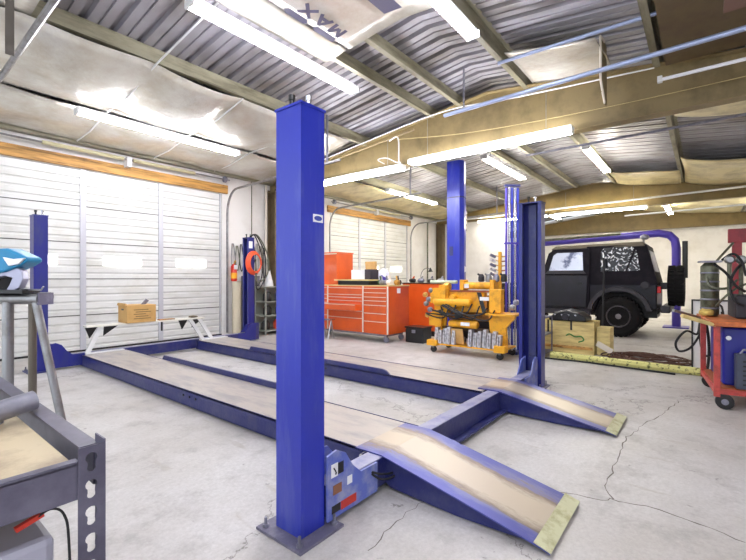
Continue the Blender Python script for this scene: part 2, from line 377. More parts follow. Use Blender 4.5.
# ---------------------------------------------------------------- insulation
def blanket(x0, x1, y0, y1, sag, per, m, label, zoff=.03, seed=0, nu=60):
    def f(u, v):
        x = x0 + (x1 - x0) * u; y = y0 + (y1 - y0) * v
        s = abs(math.sin(PI * (x - 2.4) / per)) ** .6
        z = roof(y) - .2 - zoff - sag * math.sin(PI * v) ** .7 * (.25 + .75 * s) + .03 * noise.noise(Vector((x * 1.1 + seed, y * 1.3, seed)))
        z -= .035 * s * (1 - v) ** 6
        if sag == 0: z = roof(y) - .2 - zoff - .015 * math.sin(PI * v) - .008 * noise.noise(Vector((x * 3, y * 3, seed)))
        return (x, y + .02 * math.sin(x * 2 + seed), z)
    o = part('hanging_insulation', MB().grid(f, nu, 14), m, solid=.012, smooth=True, base=((x0 + x1) / 2, (y0 + y1) / 2, roof(y0) - .3))
    tag(o, label, 'insulation'); return o
blanket(X0, 6.1, 5.46, 7.08, .15, 1.27, vinyl, 'sagging white vinyl insulation blanket between the first purlin and the long wall lamp', seed=1)
blanket(X0, 6.5, 7.12, 8.4, .07, 1.3, vinyl, 'sagging white insulation blanket directly above the wide left door', seed=3)
blanket(-2.2, 1.15, 3.95, 5.46, .06, 1.1, vinyl, 'white insulation blanket above the overhead track in the upper left', seed=5, nu=24)
s1 = blanket(-2.2, 3.98, 3.62, 4.0, .0, 3, vinyl, 'narrow white insulation sheet beside the bright lamp over the lift', seed=8, nu=30, zoff=.015)
s2 = blanket(-2.2, 4.0, 2.16, 3.6, .0, 6, vinyl, 'wide white insulation sheet overhead printed with grey letters', seed=9, nu=30, zoff=.015)
blanket(5.4, 6.45, .98, 2.06, .03, 1.2, vinyl, 'small white insulation square lit beside the big tan rafter', seed=4, nu=16, zoff=.0)
blanket(6.7, 14.8, 7.12, 8.4, .06, 1.3, vinyl_t, 'yellowish insulation blanket above the farther roll-up door', seed=13)
blanket(13.2, 14.85, .5, 2.1, .07, 1.2, vinyl_t, 'cream insulation blanket hanging by the second rafter', seed=15, nu=20)
blanket(11.8, 14.85, -1.1, .4, .12, 1.5, vinyl_t, 'torn cream insulation drooping at the far right of the roof', seed=16, nu=20)
blanket(15.2, 21.6, -1.1, 2.1, .12, 1.6, vinyl_t, 'loose cream insulation seen beyond the second rafter', seed=17, nu=30)
blanket(6.8, 8.7, -1.15, .4, .10, 1.6, vinyl_t, 'drooping pale insulation right behind the big tan rafter', seed=18, nu=20)
for i, x in enumerate((2.4, 3.68, 4.95)):
    def fz(y): return roof(y) - .2 - .045
    pts = [(x, 5.45, fz(5.45)), (x, 6.3, fz(6.3) - .075), (x, 7.1, fz(7.1) - .01), (x, 7.8, fz(7.8) - .05), (x, 8.4, fz(8.4))]
    if i == 0: pts = [(x, 4.0, fz(4.0) + .02)] + pts
    solo('insulation_strap', T(pts, .012, 6), white, ['thin white strap across the insulation nearest the overhead track', 'thin white strap across the middle of the sagging insulation', 'thin white strap across insulation farthest from the camera'][i], 'strap')
# letters and marks printed on the sheet
def letters(body, size, loc, rot, m, parent, name='printed_letters', ext=.001):
    cu = bpy.data.curves.new(name, 'FONT'); cu.body = body; cu.size = size; cu.extrude = ext; cu.offset = size * .022; cu.align_x = 'CENTER'; cu.align_y = 'CENTER'
    tmp = bpy.data.objects.new('tmp', cu); C.objects.link(tmp); bpy.context.view_layer.update()
    me = bpy.data.meshes.new_from_object(tmp.evaluated_get(bpy.context.evaluated_depsgraph_get())); bpy.data.objects.remove(tmp)
    me.materials.clear(); me.materials.append(m)
    o = bpy.data.objects.new(name, me); C.objects.link(o); o.parent = parent; o.location = Vector(loc) - origin(parent); o.rotation_euler = rot; return o
def under(poly, dz=.268):
    b = MB(); n = len(poly); b.add([(x, y, roof(y) - dz) for x, y in poly] + [(x, y, roof(y) - dz - .003) for x, y in poly], [tuple(range(n)), tuple(range(n, 2 * n))[::-1]] + [(i, (i + 1) % n, n + (i + 1) % n, n + i) for i in range(n)]); return b
def stroke(cx, a, b_, w=.042):
    # letter space: right is -x, up is +y, seen from below
    (u0, v0), (u1, v1) = a, b_; dx, dy = u1 - u0, v1 - v0; L_ = math.hypot(dx, dy); nx, ny = -dy / L_ * w / 2, dx / L_ * w / 2
    q_ = [(u0 + nx, v0 + ny), (u1 + nx, v1 + ny), (u1 - nx, v1 - ny), (u0 - nx, v0 - ny)]
    return [(cx - u, 3.30 + v) for u, v in q_]
hL = .16
for cx, name, st_ in ((3.56, 'M', [((-.075, 0), (-.075, hL)), ((-.07, hL), (0, .04)), ((0, .04), (.07, hL)), ((.075, hL), (.075, 0))]),
                (3.33, 'A', [((-.085, 0), (0, hL)), ((0, hL), (.085, 0)), ((-.05, .05), (.05, .05))]),
                (3.10, 'X', [((-.085, 0), (.085, hL)), ((-.085, hL), (.085, 0))])):
    lb = MB()
    for a_, b_ in st_:
        u_ = under(stroke(cx, a_, b_), .288); lb.add(u_.v, u_.f)
    part('printed_letter', lb, print_b, s2)
part('printed_bar', under([(2.94, 3.50), (3.20, 3.50), (3.23, 3.535), (3.20, 3.575), (2.94, 3.575), (2.90, 3.54)], .275), print_b, s2)
part('printed_bar', under([(3.36, 3.50), (3.66, 3.50), (3.68, 3.575), (3.36, 3.575), (3.32, 3.54)], .275), print_b, s2)
part('printed_block', under([(3.32, 2.58), (3.74, 2.58), (3.74, 2.82), (3.32, 2.82)], .285), print_b, s2)
# ---------------------------------------------------------------- fluorescent lamps
def lamp(p0, p1, z, m, label, two=True, hang=None, wid=.12, refl=False):
    (xa, ya), (xb, yb) = p0, p1; mx, my = (xa + xb) / 2, (ya + yb) / 2
    t = thing('hanging_lamp', (mx, my, z), label, 'ceiling lamp')
    al = abs(xb - xa) > abs(yb - ya)
    def bx(a, b_, w0, w1, z0, z1):
        if al: return B(a, b_, my + w0, my + w1, z0, z1)
        return B(mx + w0, mx + w1, a, b_, z0, z1)
    a, b_ = (xa, xb) if al else (ya, yb)
    part('housing', bx(a, b_, -.06, .06, z + .02, z + .075), white, t, bev=.008)
    for s in ((-1, 1) if two else (0,)):
        q = s * wid / 2
        pts = [(a + .03, my + q, z), (b_ - .03, my + q, z)] if al else [(mx + q, a + .03, z), (mx + q, b_ - .03, z)]
        part('tube', T(pts, .019, 8), m, t)
    for e in (a, b_):
        part('end_cap', bx(e - .012, e + .012, -.08, .08, z - .025, z + .06), white, t)
    if hang:
        for e in (a + .35, b_ - .35):
            p = (e, my) if al else (mx, e)
            part('hanger', T([(p[0], p[1], z + .075), (p[0], p[1], hang)], .004, 5), steel, t)
    return t
lamp((2.1, 4.02), (4.6, 4.02), 4.04, tube_cool, 'bright fluorescent lamp overhead between the near blue post and the white sheets')
lamp((2.1, 2.1), (4.5, 2.1), 4.1, tube_cool, 'bright fluorescent lamp on the purlin beside the lettered sheet')
lamp((1.95, 6.85), (4.5, 6.85), 3.62, tube_cool, 'fluorescent lamp glowing under the insulation by the wide left door')
lamp((6.3, 1.45), (6.3, 4.15), 3.37, tube_cool, 'long double fluorescent lamp hanging in front of the big tan rafter', hang=4.1, wid=.2)
lamp((6.3, 4.32), (6.3, 6.8), 3.32, tube_cool, 'long double fluorescent lamp behind the near blue post', hang=3.9, wid=.2)
lamp((8.9, 6.6), (11.4, 6.6), 3.62, tube_warm, 'warm fluorescent lamp above the farther roll-up door side', hang=3.85)
lamp((8.7, 3.8), (11.2, 3.8), 3.95, tube_warm, 'warm fluorescent lamp over the yellow machine bay', hang=4.2)
lamp((9.8, 1.98), (12.3, 1.98), 4.08, tube_warm, 'warm fluorescent lamp above the black jeep roof')
lamp((14.6, 1.3), (14.6, 3.9), 3.38, tube_warm, 'long fluorescent lamp hanging under the second rafter over the jeep', hang=4.1)
lamp((14.6, 4.1), (14.6, 6.6), 3.38, tube_warm, 'fluorescent lamp under the second rafter by the white partition', hang=3.9)
lamp((-1.6, .6), (.8, .6), 4.05, tube_cool, 'added unseen fluorescent fill lamp on the ceiling above the workbench')  # this and the next lamp: unseen fill, added to brighten the room
lamp((-1.6, -1.2), (.8, -1.2), 3.85, tube_cool, 'added unseen fluorescent fill lamp near the right wall behind the workbench')
lamp((16.5, -1.6), (19.0, -1.6), 3.55, tube_warm, 'added hidden fluorescent fill lamp in the farthest bay close to the right wall')  # this and the lamps below: added behind the rafters to brighten the far bay
lamp((17.0, 3.0), (19.5, 3.0), 4.1, tube_warm, 'added hidden fluorescent fill lamp on the ridge of the farthest bay')
lamp((17.0, 1.0), (19.5, 1.0), 3.75, tube_warm, 'added hidden fluorescent fill lamp in the farthest bay right of centre')
lamp((17.0, 5.0), (19.5, 5.0), 3.9, tube_warm, 'added hidden fluorescent fill lamp in the farthest bay behind the partition')
# pipes and conduits overhead
def pipe(name, pts, r, m, label, cat='pipe'): return solo(name, T(pts, r, 10), m, label, cat, smooth=True)
pb = mat('pale_blue_pipe', (.66, .71, .84), .3, .5)
pipe('hanging_pipe', [(5.45, 3.0, 3.7), (5.3, -1.8, 3.7)], .028, pb, 'long pale blue metal pipe hanging in front of the tan rafter')
solo('slotted_strap', B(5.43, 5.47, 2.68, 2.69, 3.72, 4.3), grey, 'slotted metal strap holding the pale blue pipe', 'strap')
pipe('door_rail', [(5.25, 2.1, 4.1), (5.3, .3, 4.1)], .022, pb, 'pale metal rail along the edge of the small lit insulation square', 'rail')
pipe('hanging_pipe', [(7.55, 2.5, 3.5), (7.45, -1.6, 3.5)], .02, grey, 'thin metal conduit running behind the big tan rafter')
pipe('hanging_pipe', [(12.4, 1.6, 2.9), (12.4, -1.4, 2.95)], .022, white, 'pale straight pipe hanging over the rear of the jeep')
pipe('hanging_pipe', [(14.75, 7.2, 3.56), (14.75, -2, 3.75)], .03, white, 'white pipe running along the second rafter')
pipe('hanging_pipe', lin_pts([(6.42, 6.6, 3.88), (6.42, 5.4, 4.02), (6.42, 3.6, 4.2), (6.42, 2.2, 4.1), (6.42, .5, 4.0)]), .010, white, 'thin bent white conduit along the face of the tan rafter')
pipe('hanging_pipe', [(6.48, 7.6, 3.72), (6.48, 4.2, 4.05)], .02, tan, 'tan pipe below the top flange of the big rafter')
pipe('hanging_cable', lin_pts([(6.4, 4.7, 3.92), (6.25, 4.45, 3.9), (6.2, 4.35, 3.8), (6.22, 4.36, 3.42)], 8), .012, white, 'white bent cable feeding the two hanging lamps', 'cable')
pipe('hanging_cable', lin_pts([(6.1, 4.6, 3.4), (6.1, 4.75, 3.5), (6.15, 4.6, 3.52), (6.2, 4.4, 3.42), (6.2, 4.3, 3.4)], 6), .007, white, 'small looped white cable on top of the hanging lamp', 'cable')
pipe('hanging_cable', lin_pts([(6.5, 4.6, 3.95), (6.5, 3, 3.75), (6.5, 1, 3.66), (6.5, -1.2, 3.66)]), .004, mat('cable_tan', (.8, .72, .5), .5), 'thin drooping wire across the big rafter web', 'cable')
lampu = thing('hanging_tube_lamp', (6.2, .1, 3.8), 'slim unlit white tube lamp above the tan rafter at the right', 'lamp')
part('tube', T([(6.2, .42, 3.74), (6.2, -1.3, 3.74)], .022), tube_dim, lampu); part('end_cap', B(6.17, 6.23, .40, .45, 3.71, 3.78), white, lampu)
# hanging plate
hp = thing('hanging_plate', (5.9, 1.0, 3.6), 'tan tapered steel plate hanging from the purlin beside the lit insulation', 'bracket')
part('plate', MB().prism([(5.78, 4.3), (6.12, 4.3), (6.14, 3.56), (6.02, 3.52), (5.8, 3.62)], 'y', .99, 1.0), tan, hp)
part('flange', T([(5.92, .985, 4.28), (5.66, .985, 4.24), (5.68, .985, 3.72), (5.95, .985, 3.52)], .014, 6), trimw, hp)
solo('ceiling_panel', B(4.3, 6.45, -1.1, .38, 4.0, 4.03), brownsheet, 'brown dusty panel under the roof at the upper right', 'panel')
solo('ceiling_panel', B(4.2, 5.4, -1.3, -.15, 3.93, 3.96), mat('reddish_sheet', (.50, .38, .34), .5), 'reddish brown panel overlapping the brown panel at the upper right', 'panel')
# ---------------------------------------------------------------- four-post lift
PN = (1.452, 1.642); PRt = (5.10, 1.62); PL = (1.62, 7.25); PB = (5.28, 7.62)
lift = thing('car_lift', (3.3, 4.4, 0), 'blue four post car lift with two runways and worn drive-on ramps', 'car lift')
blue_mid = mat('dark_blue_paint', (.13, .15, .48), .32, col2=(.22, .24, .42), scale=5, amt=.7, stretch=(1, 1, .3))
def post(x, y, h, sx, wx=.16, wy=.19, t=.012, m=None):
    """C section, open towards the inside of the lift (sx: +1 opens to +x)"""
    b = MB(); xo = x - sx * wx / 2; xi = x + sx * wx / 2
    poly = [(xo, y - wy / 2), (xi, y - wy / 2), (xi, y - wy / 2 + .04), (xi - sx * t, y - wy / 2 + .04), (xi - sx * t, y - wy / 2 + t), (xo + sx * t, y - wy / 2 + t),
            (xo + sx * t, y + wy / 2 - t), (xi - sx * t, y + wy / 2 - t), (xi - sx * t, y + wy / 2 - .04), (xi, y + wy / 2 - .04), (xi, y + wy / 2), (xo, y + wy / 2)]
    b.prism(poly, 'z', .012, h)
    m = m or blue; p = part('post', b, m, lift)
    part('top_cap', B(x - wx / 2 - .006, x + wx / 2 + .006, y - wy / 2 - .006, y + wy / 2 + .006, h, h + .012), m, p)
    part('base_plate', B(x - .15, x + .15, y - .17, y + .17, 0, .014), (greypaint if y < 3 else blue_dk), p)
    part('lock_ladder', B(x - .012 - sx * .03, x + .012 - sx * .03, y - .045, y + .045, .02, h - .01), blue_dk, p)
    for q in range(2): part('cable_stud', MB().lathe([(.012, 0), (.012, .05), (.018, .05), (.018, .075)], (x + .03 * (2 * q - 1), y + .03 * (1 - 2 * q), h + .012), 'z', 10), chrome if q else black_g, p)
    for a, b_ in ((-.12, -.13), (.12, -.13), (-.12, .13)):
        part('anchor_bolt', MB().lathe([(.016, 0), (.016, .016), (.008, .016), (.008, .05)], (x + a, y + b_, .014), 'z', 8), grey, p)
    return p
H = 2.16
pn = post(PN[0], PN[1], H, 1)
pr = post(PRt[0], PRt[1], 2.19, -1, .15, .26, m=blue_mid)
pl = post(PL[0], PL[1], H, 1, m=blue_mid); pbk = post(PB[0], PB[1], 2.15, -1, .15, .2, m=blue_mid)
part('brand_sticker', B(PN[0] + .0, PN[0] + .068, PN[1] - .0975, PN[1] - .0955, 1.585, 1.625), sticker_w, pn)
so = part('sticker_oval', MB().lathe([(.013, 0), (.016, 0), (.016, .001), (.013, .001)], (0, 0, 0), 'y', 20), mat('sticker_blue', (.2, .25, .6), .4), pn)
so.location = Vector((PN[0] + .034, PN[1] - .0985, 1.605)) - origin(pn); so.scale = (1.7, 1, .8)
for v in so.data.vertices: v.co += origin(pn)
# crossbeams
def crossbeam(xa, ya, xb, yb, zt=.2, w_=.12):
    b = MB(); h = w_ / 2
    b.hull8([(xa, ya - h, .03), (xb, yb - h, .03), (xb, yb + h, .03), (xa, ya + h, .03), (xa, ya - h, zt), (xb, yb - h, zt), (xb, yb + h, zt), (xa, ya + h, zt)])
    cb = part('crossbeam', b, blue_dk, lift, bev=.005)
    b2 = MB().hull8([(xa, ya - h + .004, zt), (xb, yb - h + .004, zt), (xb, yb + h - .004, zt), (xa, ya + h - .004, zt), (xa, ya - h + .004, zt + .003), (xb, yb - h + .004, zt + .003), (xb, yb + h - .004, zt + .003), (xa, ya + h - .004, zt + .003)])
    part('worn_top', b2, worn_top, cb)
    return cb
cb1 = crossbeam(1.56, 1.6, 5.0, 1.6); cb2 = crossbeam(1.72, 7.2, 5.18, 7.3, .19)
part('lower_lip', B(2.62, 3.9, 1.47, 1.54, .025, .04), blue_dk, cb1)
def gusset(x, y, s, cb, m):
    part('gusset', MB().prism([(x, .03), (x + s * .42, .03), (x + s * .42, .2), (x + s * .27, .2), (x + s * .2, .26), (x + s * .14, .35), (x + s * .07, .385), (x, .37)], 'y', y - .075, y - .062), m, cb)
    part('gusset', MB().prism([(x, .03), (x + s * .3, .03), (x + s * .27, .2), (x + s * .14, .35), (x, .37)], 'y', y + .062, y + .075), m, cb)
    part('slide_block', B(min(x, x - s * .1), max(x, x - s * .1), y - .035, y + .035, .03, .37), blue_dk, cb)
gusset(1.535, 1.6, 1, cb1, blue_worn); gusset(5.01, 1.6, -1, cb1, blue_worn); gusset(1.71, 7.2, 1, cb2, blue_mid); gusset(5.19, 7.3, -1, cb2, blue_mid)
yy = 1.6 - .0755
for (x0, x1, z0, z1, m) in ((1.56, 1.61, .25, .32, sticker_w), (1.61, 1.655, .255, .315, sticker_b), (1.575, 1.64, .155, .205, sticker_br), (1.685, 1.725, .17, .215, sticker_w), (1.565, 1.63, .06, .1, sticker_b), (1.635, 1.76, .055, .10, sticker_r)):
    part('warning_sticker', B(x0, x1, yy - .002, yy, z0, z1), m, cb1)
part('sticker_figure', MB().tube([(1.577, yy - .003, .30), (1.588, yy - .003, .285), (1.596, yy - .003, .27), (1.59, yy - .003, .262)], .004, 5), sticker_b, cb1)
part('hydraulic_hose', T(lin_pts([(1.9, 1.53, .15), (1.95, 1.49, .11), (2.05, 1.47, .10), (2.12, 1.5, .13)], 6), .007, 6), black, cb1)
part('hydraulic_hose', T(lin_pts([(1.9, 1.53, .16), (1.97, 1.50, .13), (2.08, 1.48, .115), (2.14, 1.5, .15)], 6), .007, 6), black, cb1)
# runways
for i, (xa, xb) in enumerate(((2.10, 2.70), (3.90, 4.50))):
    rw = part('runway', B(xa, xb, 1.68, 7.22, .155, .168), mat('runway_deck', (.70, .67, .64), .42, .25, col2=(.56, .54, .56), scale=4, amt=.8, stretch=(2, .5, 1)), lift)
    for x, s in ((xa, 1), (xb, -1)):
        part('side_channel', MB().box(min(x, x + s * .008), max(x, x + s * .008), 1.66, 7.24, .02, .172).box(min(x, x + s * .05), max(x, x + s * .05), 1.66, 7.24, .012, .022), blue_dk, rw)
    xi = xb if i == 0 else xa
    y0, y1 = (3.1, 5.9) if i == 0 else (2.85, 5.6)
    part('jack_rail', MB().prism([(y0, .17), (y0 + .06, .215), (y0 + .12, .228), (y1 - .05, .228), (y1, .17)], 'x', xi - .012, xi + .012), blue_dk, rw)
    for k in range(3): part('bolt', MB().lathe([(.012, 0), (.012, .008)], (xa - .008, 3.9 + .12 * k, .11), 'x', 8), black_g, rw)
    # ramp
    rp = bpy.data.objects.new('ramp', None)
    cx = (2.31, 4.16)[i]; hw = .285
    yt, yk, ye = 1.76, 1.55, .56; off = -.045 * 0
    def f(u, v):
        x = -hw + 2 * hw * u
        y, z = ((yt, .200), (yk, .204), (yk - .33, .142), (yk - .66, .078), (ye + .04, .020), (ye, .008))[v]
        return (cx + x, y, z)
    b = MB(); vs = [f(u, v) for v in range(6) for u in (0, 1)]
    b.add(vs, [(2 * k, 2 * k + 1, 2 * k + 3, 2 * k + 2) for k in range(5)])
    me = bpy.data.meshes.new('ramp'); me.from_pydata([(p[0] - cx, p[1] - 1.1, p[2] - .0) for p in b.v], [], b.f); me.materials.append(rampm)
    rp = bpy.data.objects.new('ramp', me); C.objects.link(rp); rp.parent = lift; rp.location = Vector((cx, 1.1, 0)) - origin(lift)
    md = rp.modifiers.new('solid', 'SOLIDIFY'); md.thickness = .008; md.offset = -1
    for s in (-1, 1):
        x = cx + s * (hw - .03)
        part('skirt', MB().prism([(yk + .05, .195), (yk - .3, .148), (yk - .66, .078), (ye + .12, .02), (yk - .5, .004), (yk - .05, .02), (yk + .05, .08)], 'x', x - .005, x + .005), blue_dk, rp)
    part('painted_tip', MB().add([(cx - hw - .002, ye + .075, .042), (cx + hw + .002, ye + .075, .042), (cx + hw + .002, ye - .004, .018), (cx - hw - .002, ye - .004, .018)], [(0, 1, 2, 3)]), yl_tip, rp, solid=.006)
    part('weld_line', B(cx - hw + .01, cx + hw - .01, 1.545, 1.56, .202, .208), steel_w, rp)
    part('hinge_pin', T([(cx - hw - .03, 1.69, .178), (cx + hw + .03, 1.69, .178)], .014), chrome, rp)
    # wheel stop at the far end
    ws = part('wheel_stop', B(xa + .04, xb - .04, 7.10, 7.2, .172, .19), white, rw)
    xl, xu = ((xa + .07, xa + .24), (xb - .52, xb - .76))[i]
    for dx in ((0,), (0, .17))[i]:
        part('stop_arm', MB().hull8([(xl + dx - .035, 7.13, .19), (xl + dx + .035, 7.13, .19), (xl + dx + .035, 7.16, .19), (xl + dx - .035, 7.16, .19), (xu + dx - .035, 7.13, .565), (xu + dx + .035, 7.13, .565), (xu + dx + .035, 7.16, .565), (xu + dx - .035, 7.16, .565)]), white, ws)
    part('stop_gusset', MB().prism([(xu - .2, .56), (xu - .04, .56), (xu - .14, .40)], 'y', 7.15, 7.165), black_g, ws)
    part('stop_gusset', MB().prism([(xu + .05, .56), (xu + .24, .56), (xu + .04, .42)], 'y', 7.15, 7.165), black_g, ws)
# cables around the base of near post
solo('plank', B(2.14, 3.98, 7.08, 7.24, .568, .59), mat('white_plank', (.88, .87, .83), .5), 'long white plank bridging the two raised wheel stops', 'plank')
bx = thing('cardboard_box', (2.85, 7.16, .59), 'brown cardboard box with faded printing resting on the white plank', 'box')
part('carton', MB().box(2.66, 3.1, 7.02, 7.36, .591, .87), cardboard, bx, bev=.004)
part('flap', MB().obox((2.65, 7.19, .88), (.02, .3, .04), (0, .3, 0)), cardboard, bx)
part('hand_hole', B(2.654, 2.66, 7.14, 7.22, .79, .815), black_g, bx)
ink = mat('box_ink', (.45, .36, .18), .6)
for k in range(5): part('printing', B(2.76 + .03 * (k % 2), 3.02 - .04 * (k % 3), 7.017, 7.02, .65 + .035 * k, .662 + .035 * k), ink, bx)
solo('spray_nozzle', MB().obox((2.98, 7.15, .90), (.05, .03, .12), (.3, .6, 0)), grey, 'small grey scraper sticking out of the cardboard box', 'scraper')
solo('clamp', MB().tube([(3.22, 7.08, .567), (3.22, 7.08, .42)], .014, 6), black_g, 'short black clip hanging under the plank', 'clip')
solo('paper_scrap', B(3.2, 3.45, 7.1, 7.2, .591, .605), wood, 'flat brown scrap on the plank beside the cardboard box', 'scrap')
solo('glove', MB().lathe([(.03, 0), (.08, .01), (.07, .03), (.02, .04)], (3.8, 7.15, .591), 'z', 12), column_m, 'small crumpled brown rag lying on the right end of the plank', 'rag')
# ---------------------------------------------------------------- tall blue column (second lift) and mast
def two_post(x, y, h, label, s=.38):
    t = thing('lift_column', (x, y, 0), label, 'lift column'); q = s / 2
    poly = [(x - q, y - q), (x - q * .2, y - q * 1.3), (x + q, y - q), (x + q, y + q), (x - q, y + q)]
    part('column', MB().prism(poly, 'z', .02, h), blue, t)
    part('base_plate', B(x - q - .05, x + q + .05, y - q - .14, y + q + .05, 0, .02), blue, t)
    part('joint_band', MB().prism([(p[0] + (.006 if p[0] > x else -.006), p[1] + (.006 if p[1] > y else -.006)) for p in poly], 'z', 3.02, 3.05), blue_dk, t)
    return t
c1 = at(458.5, 300, 8.9)
tp = two_post(c1.x + .1, c1.y + .1, 3.82, 'tall blue lift column rising behind the yellow machine up to the roof', .30)
cc = origin(tp); part('slot_marks', B(cc.x - .155, cc.x - .152, cc.y + .0, cc.y + .09, 1.78, 1.98), blue_dk, tp)
part('white_label', MB().prism([(cc.x - .02, 1.42), (cc.x + .08, 1.45), (cc.x + .08, 1.52), (cc.x - .02, 1.56)], 'y', cc.y - .200, cc.y - .198), sticker_w, tp)
h1 = thing('power_box', (cc.x + .25, cc.y, 2.3), 'beige electrical box with black dials on the tall blue column', 'electrical box')
part('case', B(cc.x + .156, cc.x + .32, cc.y - .1, cc.y + .12, 2.28, 2.78), trimw, h1, bev=.01)
for k in range(4): part('dial', MB().lathe([(.025, -.012), (.025, 0)], (cc.x + .24, cc.y - .1, 2.36 + .11 * k), 'y', 10), black_g, h1)
# mast of blue/chrome cylinders
mp_ = at(512, 300, 7.2)
mast = thing('hydraulic_mast', (mp_.x, mp_.y, 0), 'tall mast of parallel blue and chrome rods behind the right lift post', 'mast')
part('foot', B(mp_.x - .15, mp_.x + .15, mp_.y - .15, mp_.y + .15, 0, .05), blue_dk, mast)
rx, ry = sa, -ca
for k in range(5):
    o_ = -.10 + .05 * k; m_ = (violet, chrome, blue, chrome, blue)[k]
    part('rod', T([(mp_.x + rx * o_, mp_.y + ry * o_, .05), (mp_.x + rx * o_, mp_.y + ry * o_, 2.86 + .02 * (k % 2))], .021, 8), m_, mast)
part('head_plate', MB().obox((mp_.x, mp_.y, 2.9), (.27, .07, .035), (0, 0, A - PI / 2)), blue_dk, mast)
part('clamp_plate', MB().obox((mp_.x, mp_.y, 1.9), (.27, .06, .03), (0, 0, A - PI / 2)), violet, mast)
# ---------------------------------------------------------------- tool chest
def chest(x0, x1, y0, y1, z0, z1, label):
    t = thing('tool_chest', ((x0 + x1) / 2, (y0 + y1) / 2, 0), label, 'tool chest')
    part('body', B(x0, x1, y0, y1, z0, z1), orange, t, bev=.008)
    part('worktop', B(x0 - .01, x1 + .01, y0 - .01, y1 + .01, z1, z1 + .022), mat('pale_top', (.86, .74, .50), .5), t)
    cols = [(y0 + .03, y0 + .62, (.07, .07, .06, .07, .13, .13, .17)), (y0 + .66, y0 + 1.64, (.12, .05, .06, .06, .12, .13, .22)), (y0 + 1.68, y1 - .03, (.12, .07, .07, .1, .12, .22))]
    for c, (ya, yb, hs) in enumerate(cols):
        tot = sum(hs); z = z1 - .03; sc_ = (z1 - z0 - .07) / tot
        for k, h in enumerate(hs):
            h *= sc_; po = .0
            if c == 1 and k == 4: po = .22
            d = part('drawer', B(x0 - .018 - po, x0 + .01, ya, yb, z - h + .008, z - .004), orange, t, bev=.004)
            part('handle', B(x0 - .032 - po, x0 - .016 - po, ya + .01, yb - .01, z - .016, z - .006), trimw, d)
            z -= h
    for yv in (y0 + .004, y0 + .64, y0 + 1.66): part('corner_trim', B(x0 - .024, x0 - .001, yv - .012, yv + .012, z0 + .01, z1), trimw, t)
    part('notice', B(x0 + .30, x0 + .42, y0 - .003, y0 - .0005, z1 - .14, z1 - .04), sticker_w, t)
    part('lower_frame', B(x0 + .08, x1 - .08, y0 + .1, y1 - .1, z0 - .05, z0), grey, t)
    for a in (x0 + .1, x1 - .12):
        for b_ in (y0 + .12, y1 - .12):
            w_ = part('caster', MB().lathe([(.035, -.022), (.06, -.018), (.06, .018), (.035, .022)], (a, b_, .06), 'x', 16), grey, t)
            part('caster_fork', B(a - .03, a + .03, b_ - .02, b_ + .02, .1, z0), steel, w_)
    return t
chest(6.6, 7.34, 4.88, 7.2, .17, 1.13, 'wide orange-red rolling tool chest with cream drawer pulls')
up = thing('upper_tool_chest', (7.0, 6.9, 1.152), 'plain orange-red upper chest standing on the far end of the wide tool chest', 'tool chest')
part('body', B(6.75, 7.3, 6.42, 7.15, 1.152, 1.86), orange, up, bev=.01); part('lid', B(6.74, 7.31, 6.41, 7.16, 1.86, 1.885), orange, up)
part('lid_edge', B(6.745, 6.75, 6.42, 7.15, 1.835, 1.86), trimw, up)
cab = thing('orange_cabinet', (8.3, 4.95, 0), 'smooth orange cabinet between the tool chest and the yellow machine', 'cabinet')
part('body', B(8.0, 8.55, 4.48, 5.5, .12, 1.17), orange, cab, bev=.01); part('top_rim', B(7.99, 8.56, 4.47, 5.51, 1.17, 1.19), black_g, cab); part('plinth', B(8.05, 8.5, 4.53, 5.45, 0, .12), black, cab)
bt = at(415, 344, 8.35)
cs = thing('battery_case', (bt.x, bt.y, 0), 'black plastic case on the floor beside the tool chest', 'case')
part('shell', B(bt.x - .05, bt.x + .28, bt.y - .22, bt.y + .2, 0, .29), black_g, cs, bev=.015); part('lid', B(bt.x - .06, bt.x + .29, bt.y - .23, bt.y + .21, .29, .32), black_g, cs)
part('latch', B(bt.x - .062, bt.x - .05, bt.y - .04, bt.y + .04, .2, .26), grey, cs)
# things on the tool chest (top z 1.152)
ZT = 1.152
b1 = thing('white_carton', (6.85, 5.8, ZT), 'white open carton on a dark tray on the tool chest', 'carton')
part('carton', B(6.72, 7.0, 5.58, 5.96, ZT + .12, ZT + .32), sticker_w, b1)
part('dark_side', B(6.71, 6.98, 5.42, 5.575, ZT + .12, ZT + .33), mat('dark_box', (.22, .19, .22), .6), b1)
tr = thing('tool_tray', (6.9, 5.75, ZT), 'dark tray of tools under the white carton', 'tray')
part('tray', B(6.66, 7.1, 5.42, 6.3, ZT, ZT + .09), black_g, tr, bev=.01); part('board', B(6.62, 7.12, 5.38, 6.38, ZT + .09, ZT + .118), wood_pale, tr)
solo('cardboard_piece', MB().obox((7.12, 5.72, ZT + .26), (.06, .28, .5), (0, -.1, 0)), cardboard, 'tan cardboard piece standing behind the white carton', 'cardboard')
blu = thing('plastic_bag', (6.95, 5.28, ZT), 'crumpled white and blue plastic bag standing on the tool chest', 'bag')
def blob(c, r, seed, sc_=(1, 1, 1), seg=12):
    m = MB(); vs = []; fs = []
    for i in range(seg // 2 + 1):
        for j in range(seg):
            th = PI * i / (seg // 2); ph = 2 * PI * j / seg
            d = Vector((math.sin(th) * math.cos(ph), math.sin(th) * math.sin(ph), math.cos(th)))
            k = r * (1 + .35 * noise.noise(d * 2.2 + Vector((seed, 0, 0)))); vs.append(Vector(c) + Vector((d.x * sc_[0], d.y * sc_[1], d.z * sc_[2])) * k)
    for i in range(seg // 2):
        for j in range(seg): fs.append((i * seg + j, (i + 1) * seg + j, (i + 1) * seg + (j + 1) % seg, i * seg + (j + 1) % seg))
    return m.add(vs, fs)
